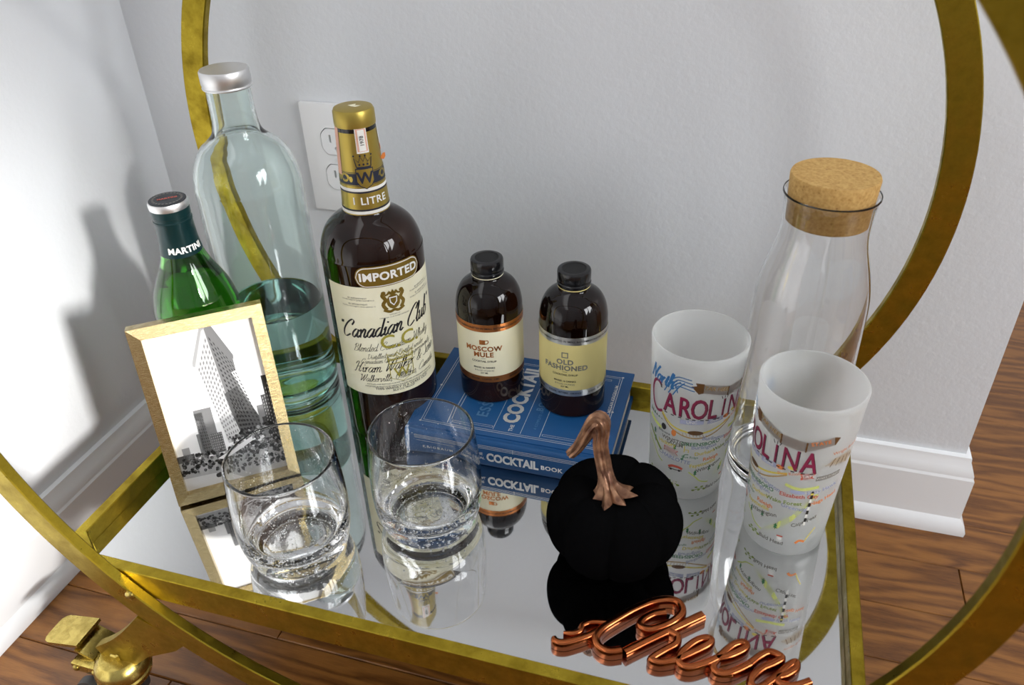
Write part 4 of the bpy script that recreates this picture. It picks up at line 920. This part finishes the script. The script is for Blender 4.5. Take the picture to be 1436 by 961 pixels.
    small = [('WINSTON', -0.0330, 0.0665, GY, 0), ('SALEM', -0.0330, 0.0632, GY, 0), ('GREENSBORO', -0.0100, 0.0668, GN, .05), ('Burlington', -0.0070, 0.0636, LA, .05), ('Hickory', -0.0405, 0.0610, YE, .1),
             ('Durham', -0.0060, 0.0570, YE, .15), ('CHARLOTTE', -0.0330, 0.0470, LA, -.1), ('Raleigh', 0.0010, 0.0500, OR, .1), ('Wake Forest', 0.0160, 0.0600, OL, .12), ('Elizabeth City', 0.0270, 0.0690, RE, .05),
             ('Burlington', 0.0010, 0.0720, LA, -.15), ('Wilmington', 0.0010, 0.0400, GY, .3), ('Fayetteville', -0.0060, 0.0440, YE, .2), ('Greenville', 0.0260, 0.0560, LA, -.12), ('Bald Head', 0.0120, 0.0150, GY, 0), ('Cape Fear', 0.0360, 0.0420, GY, .5), ('Kitty Hawk', 0.0440, 0.0760, LA, .25), ('Nags Head', 0.0480, 0.0650, OR, .3)]
    for s, u, v, mi, rr in small: dc.text(s, u, v, 0.0054, mi, 0.022, rot=rr)
    dc.put([(-0.0430, 0.0575), (-0.0290, 0.0560), (-0.0310, 0.0535), (-0.0290, 0.0510), (-0.0430, 0.0525)], [(0, 1, 2, 4), (2, 3, 4)], RE, 1); dc.text('SEAGROVE', -0.0362, 0.0543, 0.0030, WH, 0.01, rot=-0.06, layer=2)
    dc.stroke([(-0.0245, 0.0490), (-0.0235, 0.0540), (-0.0200, 0.0550)], 0.0008, GN); dc.disc(-0.0252, 0.0490, 0.0012, 0.0010, GN, 2)
    dc.text('Blue Ridge', -0.0185, 0.0520, 0.0034, GN, 0.005)
    for u in (-0.0240,): dc.stroke([(u, 0.0570), (u, 0.0640)], 0.0008, YE, 2, 0); dc.stroke([(u, 0.0600), (u+0.0036, 0.0600), (u+0.0036, 0.0570)], 0.0008, YE, 2, 0)
    dc.stroke([(-0.0370, 0.0360), (-0.0330, 0.0385), (-0.0270, 0.0385), (-0.0240, 0.0370)], 0.0026, RE); dc.stroke([(-0.0370, 0.0345), (-0.0240, 0.0352)], 0.0008, BK); dc.disc(-0.0345, 0.0345, 0.0012, 0.0012, BK, 3); dc.disc(-0.0265, 0.0350, 0.0012, 0.0012, BK, 3)
    # coast
    dc.stroke([(-0.0180, 0.0350), (-0.0110, 0.0290), (-0.0060, 0.0240), (0.0020, 0.0215)], 0.0013, LI)
    dc.put([(0.0020, 0.0215), (0.0160, 0.0300), (0.0260, 0.0420), (0.0330, 0.0550), (0.0420, 0.0720), (0.0390, 0.0720), (0.0250, 0.0480), (0.0160, 0.0380)], [(0, 1, 2, 6, 7), (2, 3, 4, 5, 6)], LI, 1)
    dc.stroke([(0.0150, 0.0790), (0.0260, 0.0770), (0.0400, 0.0800)], 0.0030, LI); dc.disc(0.0250, 0.0735, 0.0058, 0.0020, LA, 2)
    # lighthouse
    for k in range(8): dc.put([(0.0362-0.0011, 0.0380+k*0.0042), (0.0362+0.0011, 0.0380+k*0.0042), (0.0362+0.0010, 0.0422+k*0.0042), (0.0362-0.0010, 0.0422+k*0.0042)], [(0, 1, 2, 3)], BK if k % 2 else WH, 3)
    dc.rect(0.0350, 0.0374, 0.0716, 0.0735, YE, 3, 1); dc.put([(0.0348, 0.0735), (0.0362, 0.0762), (0.0376, 0.0735)], [(0, 1, 2)], BK, 3)
    # pirate flag, pelican, leaves near the base
    dc.disc(0.0190, 0.0205, 0.0024, 0.0022, WH, 2); dc.rect(0.0165, 0.0215, 0.0222, 0.0236, RE, 3, 2); dc.stroke([(0.0155, 0.0150), (0.0225, 0.0185)], 0.0008, WH, 2, 0); dc.stroke([(0.0155, 0.0185), (0.0225, 0.0150)], 0.0008, WH, 2, 0)
    dc.stroke([(0.0330, 0.0170), (0.0360, 0.0200), (0.0410, 0.0185)], 0.0024, OR); dc.stroke([(0.0410, 0.0190), (0.0440, 0.0260), (0.0480, 0.0330)], 0.0012, YE)
    for u0, v0 in ((-0.0320, 0.0170), (-0.0560, 0.0200), (-0.0060, 0.0130)):
        dc.stroke([(u0-0.006, v0), (u0, v0+0.002), (u0+0.007, v0+0.001)], 0.0007, OL)
        for k in range(-2, 3): dc.disc(u0+k*0.0028, v0+0.002+(0.0018 if k % 2 else -0.0016), 0.0016, 0.0010, OL, 2, 8)
    dc.disc(-0.0300, 0.0205, 0.0018, 0.0018, WH, 3)
    dc.fin('printed_map', mats, t)
ga = (0.4758, 0.2363, 0.0003); gbp = (0.5610, 0.1946, 0.0003)
pint(ga, 'frosted souvenir glass with printed state map, beside the velvet pumpkin', math.atan2(CAM.y-ga[1], CAM.x-ga[0])+0.60)
pint(gbp, 'frosted souvenir glass with printed state map, by the gold tray edge', math.atan2(CAM.y-gbp[1], CAM.x-gbp[0])-0.54, H=0.1535)

# ------------------------------------------------------------------ cork-stoppered carafe
X = (0.5555, 0.2835, 0.0003)
cf = thing('glass_carafe', 'clear glass carafe with a thick cork stopper behind the frosted glasses', 'carafe', X)
outer = [(0, 0.002), (0.036, 0.0012), (0.041, 0.0), (0.0440, 0.0025), (0.0446, 0.008), (0.0446, 0.08), (0.0444, 0.150), (0.0438, 0.172), (0.0420, 0.186), (0.0385, 0.202), (0.0348, 0.2160), (0.0330, 0.2260), (0.0324, 0.2360), (0.0330, 0.2520), (0.0345, 0.2590), (0.0351, 0.2602), (0.0349, 0.2615)]
inner = [(0, 0.007), (0.036, 0.006), (0.0405, 0.0065), (0.0425, 0.010), (0.0430, 0.020), (0.0430, 0.08), (0.0428, 0.150), (0.0422, 0.172), (0.0404, 0.186), (0.0369, 0.202), (0.0332, 0.2160), (0.0314, 0.2260), (0.0308, 0.2360), (0.0314, 0.2520), (0.0329, 0.2590), (0.0335, 0.2605), (0.0342, 0.2615)]
Geo().lathe(shell(dense(outer, 3), dense(inner, 3)), 96).build('glass_body', CLEAR, cf, angle=60)
Geo().lathe([(0, 0.2385), (0.0290, 0.2385), (0.0300, 0.2395), (0.0306, 0.2520), (0.0312, 0.2600), (0.0320, 0.2735), (0.0312, 0.2755), (0, 0.2757)], 72).build('cork_stopper', CORK, cf, angle=40)

# ------------------------------------------------------------------ bubbled tumblers
def tumbler(X, label, seed):
    t = thing('bubble_tumbler', label, 'tumbler', X, group='clear bubble-glass tumblers')
    H = 0.0965
    outer = [(0, 0.001), (0.033, 0.0008), (0.0365, 0.0), (0.0395, 0.0035), (0.0420, 0.010), (0.0445, 0.022), (0.0455, 0.036), (0.0455, 0.050), (0.0448, 0.066), (0.0436, 0.082), (0.0424, 0.0940), (0.0421, H-0.0008), (0.0414, H)]
    inner = [(0, 0.0130), (0.020, 0.0132), (0.0320, 0.0150), (0.0375, 0.0190), (0.0405, 0.027), (0.0425, 0.037), (0.0428, 0.050), (0.0422, 0.066), (0.0411, 0.082), (0.0401, 0.0940), (0.0400, H-0.0008), (0.0406, H)]
    gl = Geo().lathe(shell(dense(outer, 3), dense(inner, 3)), 88).build('glass_body', CLEAR, t, angle=60)
    bm = bmesh.new(); bmesh.ops.create_icosphere(bm, subdivisions=1, radius=1.0); bm.verts.index_update()
    V = [v.co.copy() for v in bm.verts]; F = [[v.index for v in f.verts] for f in bm.faces]; bm.free()
    rg = random.Random(seed); g = Geo()
    for k in range(330):
        if k < 190: a = rg.uniform(0, 2*PI); r = 0.034*math.sqrt(rg.random()); z = rg.uniform(0.0035, 0.0105)
        elif k < 250: a = rg.uniform(0, 2*PI); z = rg.uniform(0.008, 0.026); r = 0.0395+0.1*(z-0.012)
        else:
            a = rg.uniform(0, 2*PI); z = rg.uniform(0.03, 0.090); r = 0.0440 if z < 0.055 else 0.0440-(z-0.055)*0.075
        s = rg.choice([0.0004, 0.0005, 0.0006, 0.0008, 0.0010]) if k < 250 else rg.choice([0.0003, 0.0004, 0.0005])
        g.add([(r*math.cos(a)+v.x*s, r*math.sin(a)+v.y*s, z+v.z*s) for v in V], F)
    o = build_raw(g, 'air_bubbles', BUBBLE, t); o['kind'] = 'stuff'
tumbler((0.1802, 0.0723, 0.0003), 'clear bubble-glass tumbler standing in front of the picture frame', 3)
tumbler((0.2737, 0.1302, 0.0003), 'clear bubble-glass tumbler standing in front of the blue book', 5)

# ------------------------------------------------------------------ picture frame
FBL = Vector((0.0569, 0.0809)); FBR = Vector((0.1404, 0.1462)); FW = 0.1063; FH = 0.1670; FD = 0.0120; FB = 0.0098
fu = (FBR-FBL).normalized(); fang = math.atan2(fu.y, fu.x); LEAN = 0.20
pf = thing('picture_frame', 'small brushed gold frame with a black and white skyscraper photograph', 'picture frame', (FBL.x, FBL.y, FD*math.sin(LEAN)+0.0002), (-LEAN, 0, fang))
def bar(pts, name='frame_bar'):
    g = Geo(); n = 4
    v = [(p[0], 0.0 if min(p[0], p[1], FW-p[0], FH-p[1]) < 0.001 else -0.0018, p[1]) for p in pts]+[(p[0], FD, p[1]) for p in pts]
    g.add(v, [(0, 1, 2, 3), (7, 6, 5, 4), (0, 4, 5, 1), (1, 5, 6, 2), (2, 6, 7, 3), (3, 7, 4, 0)])
    g.build(name, FRAMEGOLD, pf, smooth=False)
bar([(0, 0), (FW, 0), (FW-FB, FB), (FB, FB)]); bar([(0, FH), (FB, FH-FB), (FW-FB, FH-FB), (FW, FH)])
bar([(0, 0), (FB, FB), (FB, FH-FB), (0, FH)]); bar([(FW, 0), (FW, FH), (FW-FB, FH-FB), (FW-FB, FB)])
Geo().box(FB-0.002, FW-FB+0.002, 0.0062, 0.0110, FB-0.002, FH-FB+0.002).build('backing_board', INK, pf, smooth=False)
Geo().prism([(FD-0.001, FH*0.66), (FD+0.0008, FH*0.66), (0.0396, 0.0064), (0.0378, 0.0062)], 'x', FW/2-0.018, FW/2+0.018).build('easel_leg', INK, pf, smooth=False)
PWD, PHT = FW-2*FB+0.001, FH-2*FB+0.001
dc = Decal(lambda u, v, l=1: (FB-0.0005+u*PWD, 0.0060-0.00004*l, FB-0.0005+v*PHT))
G = [principled('print_grey_%d' % k, (c, c, c), 0.35) for k, c in enumerate((0.90, 0.62, 0.40, 0.22, 0.10, 0.035, 0.008))]
dc.rect(0, 1, 0, 1, 0, 0, 1)
rg = random.Random(4)
# wedge-shaped tower: sunlit left face and shaded right face
Lf = [(0.375, 0.770), (0.520, 0.985), (0.560, 0.990), (0.640, 0.260), (0.480, 0.260), (0.420, 0.715)]
Rf = [(0.520, 0.985), (0.560, 0.992), (0.625, 0.960), (0.740, 0.765), (0.735, 0.700), (0.880, 0.330), (0.900, 0.240), (0.600, 0.240), (0.595, 0.70)]
LF = [(0.370, 0.775), (0.515, 0.985), (0.545, 0.990), (0.585, 0.600), (0.640, 0.245), (0.500, 0.245), (0.420, 0.700)]
RF = [(0.545, 0.990), (0.600, 0.985), (0.735, 0.780), (0.735, 0.690), (0.690, 0.680), (0.860, 0.330), (0.880, 0.240), (0.640, 0.245), (0.585, 0.600)]
dc.poly(LF, 1, 2); dc.poly(RF, 3, 2)
dc.poly([(0.365, 0.765), (0.370, 0.790), (0.515, 0.995), (0.555, 1.0), (0.555, 0.975), (0.520, 0.965), (0.385, 0.760)], 2, 4)
dc.poly([(0.555, 1.0), (0.610, 0.990), (0.745, 0.785), (0.742, 0.755), (0.610, 0.955), (0.555, 0.975)], 3, 4)
dc.poly([(0.575, 0.560), (0.700, 0.590), (0.870, 0.330), (0.880, 0.240), (0.650, 0.245), (0.600, 0.420)], 4, 3)
def quad_grid(c00, c10, c11, c01, nu, nv, mi, layer, fu_=0.5, fv_=0.55):
    def pt(a, b):
        x = (1-a)*(1-b)*c00[0]+a*(1-b)*c10[0]+a*b*c11[0]+(1-a)*b*c01[0]; y = (1-a)*(1-b)*c00[1]+a*(1-b)*c10[1]+a*b*c11[1]+(1-a)*b*c01[1]; return (x, y)
    for i in range(nu):
        for j in range(nv):
            a0, a1 = (i+0.25)/nu, (i+0.25+fu_)/nu; b0, b1 = (j+0.2)/nv, (j+0.2+fv_)/nv
            dc.poly([pt(a0, b0), pt(a1, b0), pt(a1, b1), pt(a0, b1)], mi, layer)
quad_grid((0.500, 0.26), (0.630, 0.26), (0.545, 0.94), (0.400, 0.74), 6, 18, 3, 5, 0.45, 0.5)
quad_grid((0.650, 0.26), (0.870, 0.26), (0.720, 0.74), (0.560, 0.94), 6, 20, 5, 5, 0.45, 0.5)
quad_grid((0.640, 0.27), (0.800, 0.27), (0.720, 0.50), (0.610, 0.54), 5, 9, 6, 6, 0.5, 0.5)
# side blocks
for (x0, x1, y0, y1, mi) in ((0.255, 0.420, 0.215, 0.500, 3), (0.250, 0.330, 0.20, 0.480, 2), (0.225, 0.290, 0.18, 0.350, 3), (0.345, 0.460, 0.20, 0.330, 4), (0.84, 0.90, 0.2, 0.44, 3), (0.90, 1.0, 0.2, 0.50, 4), (0.945, 1.0, 0.2, 0.62, 5), (0.865, 0.95, 0.2, 0.36, 5), (0.0, 0.16, 0.16, 0.235, 4), (0.06, 0.13, 0.2, 0.28, 2)):
    dc.rect(x0, x1, y0, y1, mi, 2 if x0 < 0.5 else 4, 1)
quad_grid((0.345, 0.21), (0.46, 0.21), (0.46, 0.33), (0.345, 0.33), 6, 7, 2, 5); quad_grid((0.26, 0.22), (0.34, 0.22), (0.33, 0.46), (0.26, 0.47), 4, 12, 4, 5); quad_grid((0.905, 0.2), (1.0, 0.2), (1.0, 0.6), (0.905, 0.48), 4, 14, 1, 5, 0.3, 0.4)
# street, trees, crowd
dc.rect(0, 1, 0.0, 0.19, 2, 3, 1); dc.poly([(0, 0), (0.55, 0.0), (0.30, 0.075), (0, 0.085)], 1, 6); dc.poly([(0.36, 0.165), (0.72, 0.250), (0.72, 0.225), (0.43, 0.150)], 0, 8)
for k in range(520):
    x = rg.random(); y = rg.uniform(0.05, 0.22)
    if y < 0.11 and x < 0.32: continue
    s = rg.uniform(0.006, 0.022); mi = rg.choice([3, 4, 5, 6, 6, 5, 2])
    dc.disc(x, y, min(s, x, 1-x), s*0.55*rg.uniform(0.7, 1.6), mi, 7, 7)
for k in range(160):
    x = rg.uniform(0.52, 1.0); y = rg.uniform(0.18, 0.31)*(0.8+0.25*x); s = rg.uniform(0.008, 0.02); dc.disc(x, y, min(s, 1-x), s*0.7, rg.choice([2, 4, 5, 6, 6]), 7, 7)
dc.fin('photograph', G, pf)
